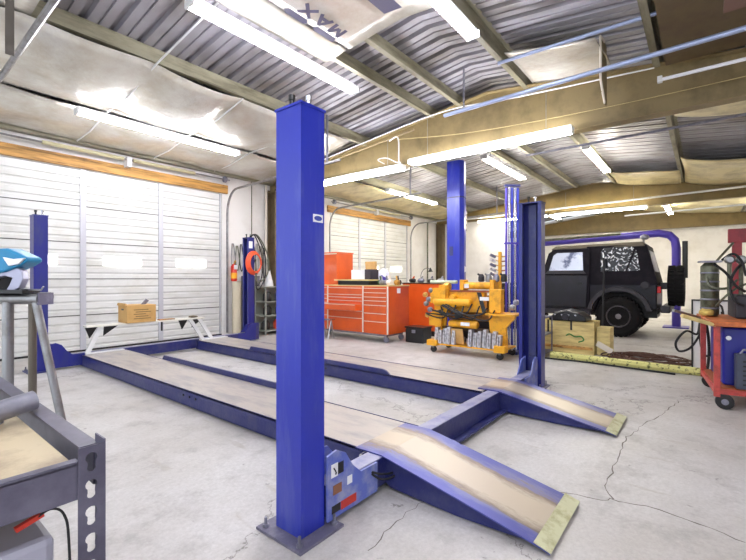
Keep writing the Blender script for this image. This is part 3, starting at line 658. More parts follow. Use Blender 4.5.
part('bag', blob((6.98, 5.28, ZT + .17), .17, 3, (.5, .75, 1.0)), mat('bag_white', (.88, .88, .95), .3), blu)
part('blue_print', blob((6.93, 5.25, ZT + .11), .1, 5, (.8, .7, 1.0)), violet, blu)
clut = [(6.75, 5.02, 'grey grinder lying on the near corner of the tool chest', grey), (6.95, 5.08, 'pale box of bits near the chest corner', trimw), (6.78, 5.2, 'green cutting mat roll in front of the plastic bag', mat('mat_green', (.2, .36, .2), .6)), (7.15, 5.02, 'dark tool bits heaped at the back corner of the chest', black_g), (7.2, 5.35, 'silver vise behind the plastic bag', steel)]
clut += [(6.72, 4.94, 'pale spool at the very front corner of the chest top', trimw), (6.98, 5.16, 'black drill body lying beyond the pale box', black_g), (7.0, 4.95, 'brass fitting at the chest edge nearest the orange cabinet', copper), (6.74, 5.14, 'grey clamp lying on the chest top front edge', steel)]
for x, y, l, m_ in clut:
    t = thing('bench_tool', (x, y, ZT), l, 'tool')
    part('tool_body', MB().lathe([(.03, -.06), (.055, -.045), (.055, .04), (.03, .055)], (x, y, ZT + .056), 'y', 10), m_, t)
    part('tool_handle', T([(x, y, ZT + .09), (x + .02, y + .03, ZT + .19)], .018), m_, t)
# on the orange cabinet
ZC = 1.19
for i, (y, l) in enumerate(((5.35, 'black grinder on the orange cabinet end nearest the tool chest'), (5.12, 'grey drill lying on the orange cabinet'), (4.86, 'dark parts tin on the orange cabinet'), (4.6, 'steel fitting on the cabinet end by the blue column'))):
    t = thing('cabinet_tool', (8.2, y, ZC), l, 'tool')
    part('tool_body', MB().lathe([(.03, -.08), (.05, -.05), (.05, .05), (.03, .08)], (8.2, y, ZC + .051), 'y', 10), (black_g, grey, black_g, steel)[i], t)
    part('tool_top', T([(8.2, y, ZC + .08), (8.22, y - .04, ZC + .15)], .02), (orange, steel, grey, chrome)[i], t)
dl = thing('desk_lamp', (8.3, 5.25, ZC), 'small gooseneck work lamp standing on the orange cabinet', 'lamp')
part('base', MB().lathe([(.06, 0), (.06, .02), (.01, .025)], (8.4, 5.25, ZC + .001), 'z', 14), black_g, dl)
part('neck', T(lin_pts([(8.4, 5.25, ZC + .02), (8.4, 5.24, ZC + .2), (8.38, 5.14, ZC + .32), (8.36, 4.98, ZC + .33)], 8), .008, 6), steel, dl)
part('shade', MB().lathe([(.055, -.05), (.02, .03), (.012, .05)], (8.36, 4.96, ZC + .3), 'z', 12), black_g, dl)
bg = at(436, 283, 9.3)
gr = thing('bench_grinder', (8.25, 4.36, .0), 'orange topped bench grinder on a slim stand behind the yellow machine', 'grinder')
part('pedestal', T([(8.3, 4.36, 0.02), (8.3, 4.36, 1.25)], .04), grey, gr); part('stand_foot', B(8.18, 8.42, 4.24, 4.46, 0, .02), grey, gr)
part('motor', MB().lathe([(.07, -.1), (.09, -.06), (.09, .06), (.07, .1)], (8.3, 4.36, 1.36), 'y', 14), olive, gr)
part('hood', MB().lathe([(.06, 0), (.10, .03), (.09, .12), (.03, .17)], (8.3, 4.36, 1.46), 'z', 14), rust, gr)
# ---------------------------------------------------------------- yellow tube bender
ym = thing('pipe_bender', (6.65, 3.05, 0), 'yellow wheeled hydraulic pipe bending machine loaded with steel dies', 'machine')
YA, YB = 2.42, 3.82
part('base_tray', MB().box(6.35, 6.95, YA + .05, YB - .05, .14, .165), yellow, ym)
for (x, y) in ((6.38, YA + .1), (6.38, YB - .1), (6.92, YA + .1), (6.92, YB - .1)):
    w_ = part('caster', MB().lathe([(.03, -.02), (.055, -.016), (.055, .016), (.03, .02)], (x, y, .056), 'x', 16), black, ym)
    part('caster_fork', B(x - .028, x + .028, y - .018, y + .018, .085, .142), steel, w_)
part('foot_beam', B(6.3, 6.46, YA, YA + .18, .12, .23), yellow, ym, bev=.01); part('foot_beam', B(6.3, 6.46, YB - .2, YB, .12, .22), yellow, ym, bev=.01)
part('end_column', MB().prism([(YB - .24, .2), (YB - .06, .2), (YB - .04, .95), (YB - .2, 1.16), (YB - .30, 1.16), (YB - .27, .55)], 'x', 6.5, 6.56), yellow, ym)
part('end_column', MB().prism([(YA + .02, .22), (YA + .2, .22), (YA + .3, .45), (YA + .32, .72), (YA - .12, .72), (YA - .1, .66), (YA + .04, .5)], 'x', 6.45, 6.52), yellow, ym)
part('table_plate', B(6.36, 6.8, YA - .14, YA + .34, .70, .73), yellow, ym)
part('main_beam', B(6.52, 6.63, YA + .42, YB - .12, .72, 1.07), yellow, ym, bev=.008)
part('side_bracket', B(6.44, 6.56, YB - .34, YB - .16, .62, 1.18), yellow, ym, bev=.01)
part('side_bracket', B(6.42, 6.56, YA + .1, YA + .3, .74, 1.12), yellow, ym, bev=.01)
part('clevis', MB().prism([(YB - .5, .80), (YB - .38, .80), (YB - .38, .98), (YB - .44, 1.02), (YB - .5, .98)], 'x', 6.40, 6.48), yellow, ym, bev=.006)
part('end_plate', MB().prism([(YB - .22, .46), (YB + .02, .46), (YB + .02, .66), (YB - .12, .74), (YB - .24, .68)], 'x', 6.42, 6.47), yellow, ym)
part('lower_tie', B(6.5, 6.56, YA + .3, YB - .2, .40, .46), mat('dark_tie', (.30, .22, .16), .5), ym)
part('oil_tank', B(6.70, 6.92, YA + .4, YB - .22, .56, 1.0), mat('dark_yellow', (.66, .44, .12), .5, col2=(.35, .25, .12), scale=9, amt=.9), ym, bev=.01)
part('rear_panel', B(6.78, 6.80, YA + .2, YB - .25, .17, .55), trimblack, ym)
part('control_valve', B(6.38, 6.48, YB - .62, YB - .50, .62, .72), black_g, ym, bev=.01)
part('top_beam', B(6.5, 6.68, YA + .35, YB - .1, 1.06, 1.09), rust, ym)
part('cylinder', MB().lathe([(.05, 0), (.07, .02), (.07, .68), (.05, .7)], (6.44, YA + .62, .88), 'y', 16), yellow, ym, smooth=True)
part('piston_rod', T([(6.44, YA + 1.3, .88), (6.44, YB - .08, .88)], .026), chrome, ym)
part('cylinder', MB().lathe([(.05, 0), (.065, .02), (.065, .5), (.05, .52)], (6.44, YA + .5, .52), 'y', 16), yellow, ym, smooth=True)
part('decal', B(6.372, 6.376, YA + .62, YA + .78, .5, .56), sticker_w, ym)
part('cylinder', MB().lathe([(.05, 0), (.06, .02), (.06, .5), (.05, .52)], (6.58, YA + .32, 1.17), 'y', 16), yellow, ym, smooth=True)
part('decal', B(6.516, 6.52, YA + .7, YA + .8, 1.13, 1.2), sticker_w, ym)
for y in (YA + .28, YA + .82): part('clamp_block', B(6.48, 6.68, y - .035, y + .035, 1.09, 1.27), yellow, ym, bev=.01)
part('top_tube', T([(6.58, YA + .95, 1.23), (6.58, YB + .08, 1.23)], .03), mat('pale_green_pipe', (.74, .78, .68), .35, .3), ym)
part('mandrel', MB().lathe([(.03, 0), (.07, .02), (.07, .1), (.04, .16)], (6.54, YA + 1.05, 1.15), 'y', 12), copper, ym)
part('side_plate', MB().prism([(YB - .32, .82), (YB - .02, .86), (YB - .02, 1.12), (YB - .32, 1.14)], 'x', 6.4, 6.44), yellow, ym)
part('cable_strap', MB().prism([(YA + .52, 1.06), (YA + .46, 1.06), (YA + .36, .72), (YA + .42, .72)], 'x', 6.44, 6.47), black_g, ym)
part('decal', B(6.42, 6.425, YA + .3, YA + .46, .93, .99), sticker_w, ym)
for k in range(7):
    y = YA + .3 + .13 * k
    part('hydraulic_hose', T(lin_pts([(6.42, YB - .1 - .04 * k, .95 - .05 * k), (6.33, y + .35, .68 + .03 * (k % 3)), (6.34, y, .62 + .08 * (k % 2)), (6.42, y - .1, .78 + .03 * k)], 6), .013, 6), black, ym)
for (y, z) in ((YB + .03, .92), (YB + .08, .84), (YB + .0, .74), (YB + .1, 1.0), (YA - .08, .84), (YA - .14, .92), (YB + .05, .64), (YB - .02, 1.08)):
    part('coupling', MB().lathe([(.02, -.04), (.045, -.02), (.045, .03), (.02, .05)], (6.42, y, z), 'x', 10), (steel, copper, grey)[int(z * 100) % 3], ym)
part('cardboard_divider', MB().obox((6.40, YA + .86, .31), (.02, .24, .27), (0, -.3, 0)), cardboard, ym)
# dies: separate things on tray
die_m = mat('die_steel', (.85, .84, .86), .3, .2, col2=(.5, .48, .5), scale=20, amt=.8)
spots = [(YB - .16 - .082 * k, .165, .23) for k in range(5)] + [(YB - .80 - .082 * k, .165, .22) for k in range(7)]
proto = None
def die(x, y, z, h, idx):
    t = thing('bending_die', (x, y, z), 'steel bending die standing upright on the yellow machine tray', 'die', 'steel dies standing on the machine tray')
    part('block', MB().obox((x, y, z + h / 2), (.09, .058, h), (.06, 0, 0)), die_m, t, bev=.004)
    part('groove', B(x - .047, x - .044, y - .005, y + .003, z + .03, z + h - .03), black_g, t)
    return t
proto = die(6.40, spots[0][0], .166, .27, 0)
def copy_tree(o, parent=None):
    c = o.copy(); C.objects.link(c)
    if parent: c.parent = parent
    for ch in list(o.children): copy_tree(ch, c)
    return c
for i, (y, z, h) in enumerate(spots[1:]):
    c = copy_tree(proto); c.location = (6.38 + .02 * (i % 2), y, .166); c.scale = (1, 1, .85 + .3 * ((i * 7) % 5) / 5)
def die_blk(x, y, z, label):
    t = thing('die_block', (x, y, z), label, 'die'); part('block', B(x - .06, x + .06, y - .06, y + .06, z, z + .1), die_m, t, bev=.006)
    part('bore', MB().lathe([(.03, -.004), (.03, 0)], (x - .061, y, z + .05), 'x', 14), black_g, t)
for x, y, z, l in ((6.56, YA + .3, .166, 'square die block with round bore by the right column foot'), (6.6, YA + .5, .166, 'bored die block second from the right column foot'), (6.6, YA + .7, .166, 'bored die block in middle of the tray rear row'), (6.6, YA + .5, .267, 'bored die block stacked on another in the rear row'), (6.62, YA + .9, .166, 'bored die block beside the cardboard divider')):
    die_blk(x, y, z, l)
# tall yellow die rack behind the machine
rk = thing('die_rack', (6.95, 2.35, 0), 'tall yellow rack post with angled steel dies hung along it', 'rack')
rb = at(500, 300, 7.6)
part('post', B(rb.x - .025, rb.x + .025, rb.y - .025, rb.y + .025, .03, 1.78), yellow, rk); part('foot', B(rb.x - .15, rb.x + .15, rb.y - .12, rb.y + .12, 0, .03), yellow, rk)
for k in range(10):
    z = .92 + .085 * k
    part('peg', T([(rb.x, rb.y, z), (rb.x - rx * .10, rb.y - ry * .10, z + .03)], .009, 6), copper, rk)
    part('hung_die', MB().obox((rb.x - rx * .13, rb.y - ry * .13, z + .02), (.11, .06, .045), (0, .45, A - PI / 2)), (die_m, greypaint)[k % 2], rk, bev=.005)
    if k > 3: part('peg', T([(rb.x, rb.y, z), (rb.x + rx * .1, rb.y + ry * .1, z + .01)], .012, 6), (rust, copper)[k % 2], rk)
# parts heap on top of machine: black engine piece and silver tools
for i, (px, py, d, l, m_) in enumerate(((484, 272, 7.4, 'black valve body standing on the machine top by the column', black_g), (492, 270, 7.4, 'grey pump head on top of the yellow machine', grey), (498, 278, 7.2, 'small steel motor on top of the yellow machine', steel), (477, 279, 7.3, 'dark coupling lying on top of the yellow machine', trimblack))):
    p = at(px, py, 7.3)
    t = thing('pump_part', (6.58, p.y, 1.245), l, 'machine part')
    y = YA + .12 + .13 * i
    part('part_body', MB().lathe([(.035, 0), (.055, .02), (.05, .09), (.025, .13)], (6.6, y, 1.236), 'z', 12), m_, t); part('fitting', T([(6.6, y, 1.33), (6.56, y + .05, 1.37)], .016), m_, t)
# shelf behind the yellow machine's right end
sh = thing('low_rack', (7.0, 1.95, 0), 'low dark rack with a blue rag beside the right lift post', 'rack')
for z in (.06, .36, .64): part('shelf', B(6.95, 7.45, 2.02, 2.42, z, z + .02), greypaint, sh)
for x in (6.95, 7.43):
    for y in (2.02, 2.4): part('upright', B(x, x + .02, y, y + .02, 0, .66), greypaint, sh)
solo('rag', blob((7.15, 2.2, .71), .09, 9, (1.4, 1.6, .5)), mat('pale_blue_rag', (.68, .72, .86), .8), 'pale blue rag on the low rack by the right lift post', 'rag')
# ---------------------------------------------------------------- jeep
jx, jy = 10.5, .75
jp = thing('jeep', (11.35, 2.7, 0), 'black soft top jeep with plastic wrapped side window and rear spare tyre', 'car')
JX0, JX1 = 10.62, 12.15
part('tub', MB().prism([(.78, .62), (.78, 1.16), (3.2, 1.16), (3.2, .5), (2.02, .5), (1.95, .62), (1.86, .86), (1.68, .97), (1.28, .97), (1.08, .86), (.98, .62)], 'x', JX0, JX1), carp, jp, bev=.02)
part('inner_tub', B(JX0 + .24, JX1 - .24, .8, 3.2, .5, 1.15), black, jp)
part('hood', MB().hull8([(JX0 + .12, 3.2, .75), (JX1 - .12, 3.2, .75), (JX1 - .25, 4.55, .75), (JX0 + .25, 4.55, .75), (JX0 + .12, 3.2, 1.24), (JX1 - .12, 3.2, 1.24), (JX1 - .25, 4.55, 1.14), (JX0 + .25, 4.55, 1.14)]), carp, jp, bev=.04)
part('cowl', B(JX0 + .02, JX1 - .02, 3.1, 3.3, 1.1, 1.22), carp, jp, bev=.02)
part('roof', MB().hull8([(JX0 + .04, .98, 1.99), (JX1 - .04, .98, 1.99), (JX1 - .08, 2.95, 1.99), (JX0 + .08, 2.95, 1.99), (JX0 + .12, 1.04, 2.10), (JX1 - .12, 1.04, 2.10), (JX1 - .14, 2.85, 2.08), (JX0 + .14, 2.85, 2.08)]), mat('dusty_canvas', (.34, .31, .26), .8), jp, bev=.03)
part('soft_top_side', MB().hull8([(JX0, .78, 1.15), (JX0 + .04, .80, 1.15), (JX0 + .04, 2.14, 1.15), (JX0, 2.14, 1.15), (JX0 + .07, 1.0, 2.03), (JX0 + .11, 1.02, 2.03), (JX0 + .11, 2.14, 2.03), (JX0 + .07, 2.14, 2.03)]), softtop, jp)
part('soft_top_side', MB().hull8([(JX1 - .04, .80, 1.15), (JX1, .78, 1.15), (JX1, 2.02, 1.15), (JX1 - .04, 2.02, 1.15), (JX1 - .11, 1.02, 2.03), (JX1 - .07, 1.0, 2.03), (JX1 - .07, 2.05, 2.03), (JX1 - .11, 2.05, 2.03)]), softtop, jp)
part('rear_curtain', MB().hull8([(JX0, .76, 1.15), (JX1, .76, 1.15), (JX1, .80, 1.15), (JX0, .80, 1.15), (JX0 + .07, .97, 2.03), (JX1 - .07, .97, 2.03), (JX1 - .07, 1.01, 2.03), (JX0 + .07, 1.01, 2.03)]), softtop, jp)
part('rear_window', MB().hull8([(JX0 + .2, .80, 1.3), (JX1 - .2, .80, 1.3), (JX1 - .2, .815, 1.3), (JX0 + .2, .815, 1.3), (JX0 + .22, .925, 1.9), (JX1 - .22, .925, 1.9), (JX1 - .22, .94, 1.9), (JX0 + .22, .94, 1.9)]), mat('clear_vinyl', (.75, .76, .78), .2), jp)
def slant(y, z, off):   # a point on the left cabin side
    return (JX0 + .07 * (z - 1.15) / .88 - off, y, z)
def sidepanel(name, poly, off, th, m, parent=jp, **k):
    n = len(poly); b = MB()
    b.add([slant(y, z, off) for y, z in poly] + [slant(y, z, off + th) for y, z in poly], [tuple(range(n)), tuple(range(n, 2 * n))[::-1]] + [(i, (i + 1) % n, n + (i + 1) % n, n + i) for i in range(n)])
    return part(name, b, m, parent, **k)
sidepanel('wrapped_window', [(1.08, 1.46), (1.84, 1.45), (1.84, 1.90), (1.78, 1.98), (1.24, 1.99), (1.15, 1.90)], .001, .012, wrapm)
sidepanel('window_seam', [(1.32, 1.47), (1.36, 1.45), (1.2, 1.95), (1.16, 1.93)], .013, .006, softtop)
dr = sidepanel('door', [(2.1, .62), (3.1, .62), (3.12, 1.42), (2.98, 1.9), (2.85, 1.99), (2.1, 1.99), (2.06, 1.9), (2.06, .8)], .01, .03, softtop, bev=.01)
sidepanel('door_skin', [(2.12, .62), (3.1, .62), (3.12, 1.36), (2.1, 1.36)], .042, .02, carp, dr, bev=.01)
sidepanel('window_pane', [(2.2, 1.48), (2.96, 1.48), (2.86, 1.84), (2.78, 1.9), (2.22, 1.9)], .041, .006, mat('silvery_window', (.86, .88, .95), .12, .5, col2=(.35, .38, .5), scale=3, amt=.9, lo=.5, hi=.62), dr)
sidepanel('window_frame', [(2.14, 1.40), (3.05, 1.40), (2.98, 1.48), (2.2, 1.48)], .041, .014, trimblack, dr)
part('door_handle', B(JX0 - .085, JX0 - .062, 2.2, 2.32, 1.16, 1.19), black_g, dr)
part('windscreen_frame', MB().hull8([(JX0 + .08, 3.1, 1.2), (JX1 - .08, 3.1, 1.2), (JX1 - .08, 3.16, 1.2), (JX0 + .08, 3.16, 1.2), (JX0 + .12, 2.86, 2.0), (JX1 - .12, 2.86, 2.0), (JX1 - .12, 2.92, 2.0), (JX0 + .12, 2.92, 2.0)]), carp, jp)
part('mirror', MB().obox((JX0 - .16, 3.1, 1.5), (.16, .05, .2), (0, 0, .2)), white, jp, bev=.02)
# flares: arch extrusions
def arch(yc, zc, r0, r1, a0, a1, x0, x1, n=14):
    b = MB(); vs = []
    for k in range(n + 1):
        th = a0 + (a1 - a0) * k / n; 
        for (r, x) in ((r0, x0), (r1, x0), (r1 - .02, x1), (r0, x1)):
            vs.append((x, yc + r * math.cos(th) * 1.06, zc + r * math.sin(th)))
    fs = [(k * 4 + i, k * 4 + (i + 1) % 4, (k + 1) * 4 + (i + 1) % 4, (k + 1) * 4 + i) for k in range(n) for i in range(4)] + [(0, 1, 2, 3), (n * 4 + 3, n * 4 + 2, n * 4 + 1, n * 4)]
    return b.add(vs, fs)
for yc in (1.48, 3.85):
    part('fender_flare', arch(yc, .52, .5, .6, math.radians(8), math.radians(172), JX0 + .06, JX0 - .12), trimblack, jp)
    part('fender_flare', arch(yc, .52, .5, .6, math.radians(8), math.radians(172), JX1 - .06, JX1 + .12), trimblack, jp)
part('front_fender', B(JX0 + .02, JX0 + .3, 3.3, 4.5, .95, 1.02), carp, jp, bev=.02); part('front_fender', B(JX1 - .3, JX1 - .02, 3.3, 4.5, .95, 1.02), carp, jp, bev=.02)
part('grille', B(JX0 + .22, JX1 - .22, 4.52, 4.58, .7, 1.12), carp, jp, bev=.02)
part('rocker', B(JX0 - .02, JX0 + .1, 2.05, 3.2, .44, .56), trimblack, jp, bev=.02)
part('chassis', B(JX0 + .35, JX1 - .35, .8, 4.5, .42, .56), black_g, jp)
part('axle', T([(JX0 + .2, 1.48, .44), (JX1 - .2, 1.48, .44)], .06), black_g, jp); part('axle', T([(JX0 + .2, 3.85, .44), (JX1 - .2, 3.85, .44)], .06), black_g, jp)
part('rear_bumper', B(JX0 + .02, JX1 - .02, .55, .72, .56, .70), trimblack, jp, bev=.02)
part('front_bumper', B(JX0 + .05, JX1 - .05, 4.6, 4.75, .52, .66), trimblack, jp, bev=.02)
part('fuel_cap', MB().lathe([(.07, -.006), (.085, 0), (.085, .01)], (JX0 - .008, .99, 1.14), 'x', 18), trimblack, jp)
part('tail_light', B(JX0 + .0, JX0 + .14, .71, .775, .98, 1.12), mat('tail_red', (.75, .10, .12), .25), jp, bev=.01)
def wheel(c, ax, r=.44, w_=.27, flip=1):
    x, y, z = c
    wl = part('wheel', MB().lathe([(r * .52, -w_ / 2 + .03), (r * .80, -w_ / 2), (r * .95, -w_ / 2 + .02), (r, -w_ / 2 + .05), (r, w_ / 2 - .05), (r * .95, w_ / 2 - .02), (r * .8, w_ / 2), (r * .52, w_ / 2 - .03)], c, ax, 36), tyre, jp, smooth=True)
    tb = MB()
    for k in range(30):
        th = 2 * PI * k / 30
        for s in (-1, 1):
            cc_ = Vector(c) + {'x': Vector((s * w_ * .27, r * math.cos(th), r * math.sin(th))), 'y': Vector((r * math.cos(th), s * w_ * .27, r * math.sin(th)))}[ax]
            tb.obox(cc_, (w_ * .4, .055, .03) if ax == 'x' else (.03, w_ * .4, .055), (th - PI / 2, 0, 0) if ax == 'x' else (0, -th, 0))
    part('tread', tb, tyre, wl)
    o_ = -flip * w_ * .28
    def a3(k): return {'x': (x + k, y, z), 'y': (x, y + k, z)}[ax]
    part('rim', MB().lathe([(r * .50, 0), (r * .56, -.03 * flip), (r * .52, -.05 * flip), (r * .46, -.01 * flip), (r * .14, -.0), (r * .13, -.04 * flip), (.001, -.045 * flip)], a3(o_), ax, 24), mat('rim_grey', (.5, .48, .5), .35, .7), wl, smooth=True)
    for k in range(5):
        th = 2 * PI * k / 5 + .3
        p = Vector(a3(o_ - .012 * flip)) + ({'x': Vector((0, math.cos(th), math.sin(th))), 'y': Vector((math.cos(th), 0, math.sin(th)))}[ax]) * r * .31
        part('rim_hole', MB().lathe([(.04, -.012), (.04, .012)], p, ax, 12), black_g, wl)
wheel((JX0 + .02, 1.48, .45), 'x'); wheel((JX1 - .02, 1.48, .45), 'x', flip=-1); wheel((JX0 + .02, 3.85, .45), 'x'); wheel((JX1 - .02, 3.85, .45), 'x', flip=-1)
wheel((11.22, .47, 1.13), 'y', .43, .30); part('spare_carrier', B(11.2, 11.3, .58, .79, 1.05, 1.2), black_g, jp)
part('tow_hook', T([(11.3, .62, .6), (11.3, .42, .56)], .03), grey, jp)
sk = solo('rubber_strap', T(lin_pts([(10.5, 1.76, 1.75), (10.42, 1.74, 1.4), (10.3, 1.73, 1.0), (10.18, 1.72, .5), (10.1, 1.72, .012)], 6), .02, 6), black, 'black pole leaning against the jeep beside the rear wheel', 'pole')
wl_ = thing('work_light', (11.9, 1.2, 2.1), 'silvery clamp work light standing on the jeep roof rear corner', 'lamp')
p = at(655, 238, 9.6)
part('clamp', T([(11.7, 1.12, 2.102), (11.7, 1.12, 2.22)], .025), steel, wl_); part('lamp_head', blob((11.7, 1.10, 2.27), .09, 2, (1, 1, .7)), grey, wl_)
# ---------------------------------------------------------------- violet lift frame behind jeep
vf = thing('overhead_lift_frame', (13.4, 2.2, 0), 'violet blue tubular lift frame arching behind the jeep', 'lift')
r_ = [(13.5, 4.9, 2.36), (13.5, .95, 2.50), (13.5, .72, 2.44), (13.5, .60, 2.3), (13.5, .57, 2.1), (13.5, .57, .03)]
part('frame_tube', T(r_, .10, 14), violet, vf, smooth=True); part('foot_plate', B(13.2, 13.8, .3, .85, 0, .03), violet, vf)
part('frame_tube', T([(13.5, 4.85, 2.4), (13.5, 4.85, .03)], .10, 14), violet, vf, smooth=True); part('foot_plate', B(13.2, 13.8, 4.6, 5.1, 0, .03), violet, vf)
part('cylinder', T([(13.35, .38, 1.3), (13.35, .38, 2.25)], .06, 12), black_g, vf)
part('crossbar', T([(13.2, 4.7, 2.42), (13.2, 1.8, 2.52)], .04, 8), olive, vf)
# ---------------------------------------------------------------- wooden crate and engine head, kerb, cable coil
k0 = Vector((7.75, 2.18, 0)); k1 = Vector((8.05, 1.36, 0))
cr = thing('wooden_crate', (8.0, 1.8, 0), 'pale wooden crate with a green painted mark in front of the jeep', 'crate')
CX0, CX1, CY0, CY1 = 7.75, 8.25, 1.46, 2.36
part('side_board', B(CX0, CX0 + .02, CY0, CY1, .03, .55), wood_pale, cr); part('side_board', B(CX1 - .02, CX1, CY0, CY1, .03, .55), wood_pale, cr)
part('end_board', B(CX0, CX1, CY0 - .02, CY0, .03, .55), wood_pale, cr); part('end_board', B(CX0, CX1, CY1, CY1 + .02, .03, .55), wood_pale, cr)
part('bottom', B(CX0 - .02, CX1, CY0 - .02, CY1 + .02, 0, .03), wood_pale, cr)
part('batten', B(CX0 - .015, CX0, CY0, CY1, .08, .13), wood, cr)
part('painted_mark', T(lin_pts([(CX0 - .004, 1.68, .2), (CX0 - .004, 1.60, .24), (CX0 - .004, 1.64, .3), (CX0 - .004, 1.74, .29), (CX0 - .004, 1.82, .33), (CX0 - .004, 1.88, .30)], 6), .012, 5), green_m, cr)
part('strap', B(CX0 - .01, CX0 - .003, 2.16, 2.19, .3, .56), black, cr); part('strap', B(CX0 - .01, CX0 - .003, 1.78, 1.81, .4, .56), black, cr)
pk = solo('cardboard_carton', MB().box(7.85, 8.2, 1.22, 1.42, 0, .46), wood_pale, 'small tan open carton beside the wooden crate', 'carton')
solo('board_scrap', MB().obox((7.82, 1.3, .14), (.02, .26, .09), (.5, 0, 0)), trimw, 'pale board scrap leaning on the small carton', 'board')
en = thing('engine_part', (8.0, 1.9, .55), 'black engine cover with ribbed top resting on the wooden crate', 'engine part')
part('cover', MB().prism([(1.56, .552), (1.56, .62), (1.68, .70), (1.86, .74), (2.06, .69), (2.16, .6), (2.16, .552)], 'x', 7.72, 8.2), black_g, en, bev=.02)
for k in range(5): part('rib', MB().obox((7.98, 1.68 + .1 * k, .735 - .025 * abs(k - 2)), (.44, .02, .03)), trimblack, en)
part('hub', MB().lathe([(.055, 0), (.062, .02), (.03, .03)], (7.69, 1.88, .63), 'x', 18), trimblack, en)
for k in range(4): part('bolt', MB().lathe([(.015, 0), (.012, .012)], (7.705, 1.72 + .11 * k, .66), 'x', 8), chrome, en)
hsx = [(6.98, 2.35), (7.0, 1.6), (6.98, .9), (6.9, .12), (6.85, -.3)]
solo('foam_kerb', T([(7.12 - .1 * k / 8, 1.96 - 2.05 * k / 8, .05) for k in range(9)], .055, 8), foam, 'long yellow speckled padding strip lying across the floor before the jeep', 'floor strip', smooth=True)
solo('hose', T(lin_pts([(6.98, 2.4, .015), (6.95, 1.9, .015), (6.99, 1.5, .015), (6.93, .9, .015), (6.85, .3, .015)], 8), .014, 6), black, 'black hose lying along the front of the yellow strip', 'hose')
def coil(c, r, n, rr, m, label, name='cable_coil', squash=.55, seed=1):
    t = thing(name, (c[0], c[1], 0), label, 'cable'); random.seed(seed)
    for k in range(n):
        a = r * (.75 + .4 * random.random()); ox, oy = random.uniform(-.06, .06), random.uniform(-.1, .1)
        part('loop', T([(c[0] + ox + a * squash * math.cos(th * PI / 16) + .03 * math.sin(3 * th), c[1] + oy + a * math.sin(th * PI / 16), rr + .008 * k + .01 * math.sin(th * .7 + k)) for th in range(32)], rr, 6, closed=True), m, t)
coil((7.75, .72), .5, 9, .011, cable_b, 'loose coil of brown cable on the floor beside the crate', squash=.6)
# ---------------------------------------------------------------- welding cart at the right
wc = thing('welding_cart', (5.9, -.2, 0), 'red framed shop cart carrying blue box with hoses hanging', 'cart')
q = lambda px, py, d: at(px, py, d)
WX0, WX1, WY0, WY1 = 5.38, 6.36, -.97, -.10
for (x, y) in ((WX0, WY1), (WX1, WY1), (WX0, WY0), (WX1, WY0)):
    part('upright', B(x - .025, x + .025, y - .025, y + .025, .12, .86), redpink, wc)
    w_ = part('caster', MB().lathe([(.04, -.025), (.075, -.02), (.075, .02), (.04, .025)], (x, y - .06, .076), 'x', 18), black, wc)
    part('caster_hub', MB().lathe([(.03, -.03), (.03, .03)], (x, y - .06, .076), 'x', 12), grey, w_)
for y in (WY0, WY1): part('lower_rail', B(WX0, WX1, y - .022, y + .022, .15, .2), redpink, wc)
for x in (WX0, WX1): part('lower_rail', B(x - .022, x + .022, WY0, WY1, .15, .2), redpink, wc)
part('deck', B(WX0, WX1, WY0, WY1, .2, .215), rust, wc)
part('tabletop', B(WX0 - .05, WX1 + .05, WY0 - .1, WY1 + .06, .82, .87), mat('orange_brown_top', (.78, .42, .20), .5, col2=(.5, .26, .14), scale=7, amt=.8), wc, bev=.006)
part('push_handle', T([(WX0 - .02, WY1 + .02, .83), (WX0 - .25, WY1 + .3, .93)], .02), wood_pale, wc)
part('push_handle', T([(WX1 - .3, WY1 + .04, .84), (WX0 + .2, WY1 + .34, .95)], .016), steel, wc)
bb = thing('blue_tank', (6.1, -.3, .216), 'deep blue metal box riding on the red cart', 'box')
part('shell', B(WX0 + .12, WX1 - .08, WY0 + .1, WY1 - .06, .217, .80), mat('deep_blue', (.12, .14, .55), .35), bb, bev=.02)
part('side_cap', MB().lathe([(.022, 0), (.022, .05), (.015, .06)], (WX0 + .06, WY1 - .10, .70), 'x', 14), chrome, bb)
wd = thing('welder_unit', (5.5, -.55, .216), 'black slatted welder casing at front of the red cart', 'welder')
part('case', B(WX0 - .04, WX0 + .08, -.80, -.24, .218, .56), mat('slate_casing', (.24, .26, .33), .4), wd, bev=.015)
for k in range(6): part('louvre', B(WX0 - .048, WX0 - .039, -.76, -.29, .26 + .045 * k, .275 + .045 * k), black, wd)
part('carry_handle', T([(WX0 + .0, -.76, .56), (WX0 + .0, -.74, .6), (WX0 + .0, -.30, .6), (WX0 + .0, -.28, .56)], .012), grey, wd)
def hose(pts, r, m, label, name='hanging_hose'): return solo(name, T(lin_pts([q(*p) for p in pts], 8), r, 6), m, label, 'hose')
hose([(700, 322, 5.45), (697, 334, 5.3), (686, 331, 5.3), (676, 342, 5.3), (679, 351, 5.3), (690, 348, 5.3), (699, 336, 5.3), (703, 326, 5.4)], .014, black, 'black hose hanging in a loop left of the red cart')
hose([(703, 318, 5.3), (700, 335, 5.2), (703, 352, 5.2), (709, 356, 5.2), (715, 346, 5.2), (722, 330, 5.2), (722, 312, 5.3)], .014, black, 'black hose drooping in a U over the front cart corner')
hose([(726, 332, 4.9), (727, 350, 4.9), (729, 372, 4.9), (728, 385, 4.9), (725, 392, 4.8)], .012, black, 'black cable dropping in front of the blue box')
hose([(733, 243, 4.9), (716, 262, 4.75), (707, 276, 4.7), (712, 287, 4.6), (728, 288, 4.55), (737, 280, 4.6)], .013, olive, 'grey green hose arcing beside the maroon press frame')
hose([(714, 264, 4.5), (726, 273, 4.4), (736, 286, 4.35), (746, 292, 4.3)], .015, black_g, 'thick black hose crossing over the olive engine')
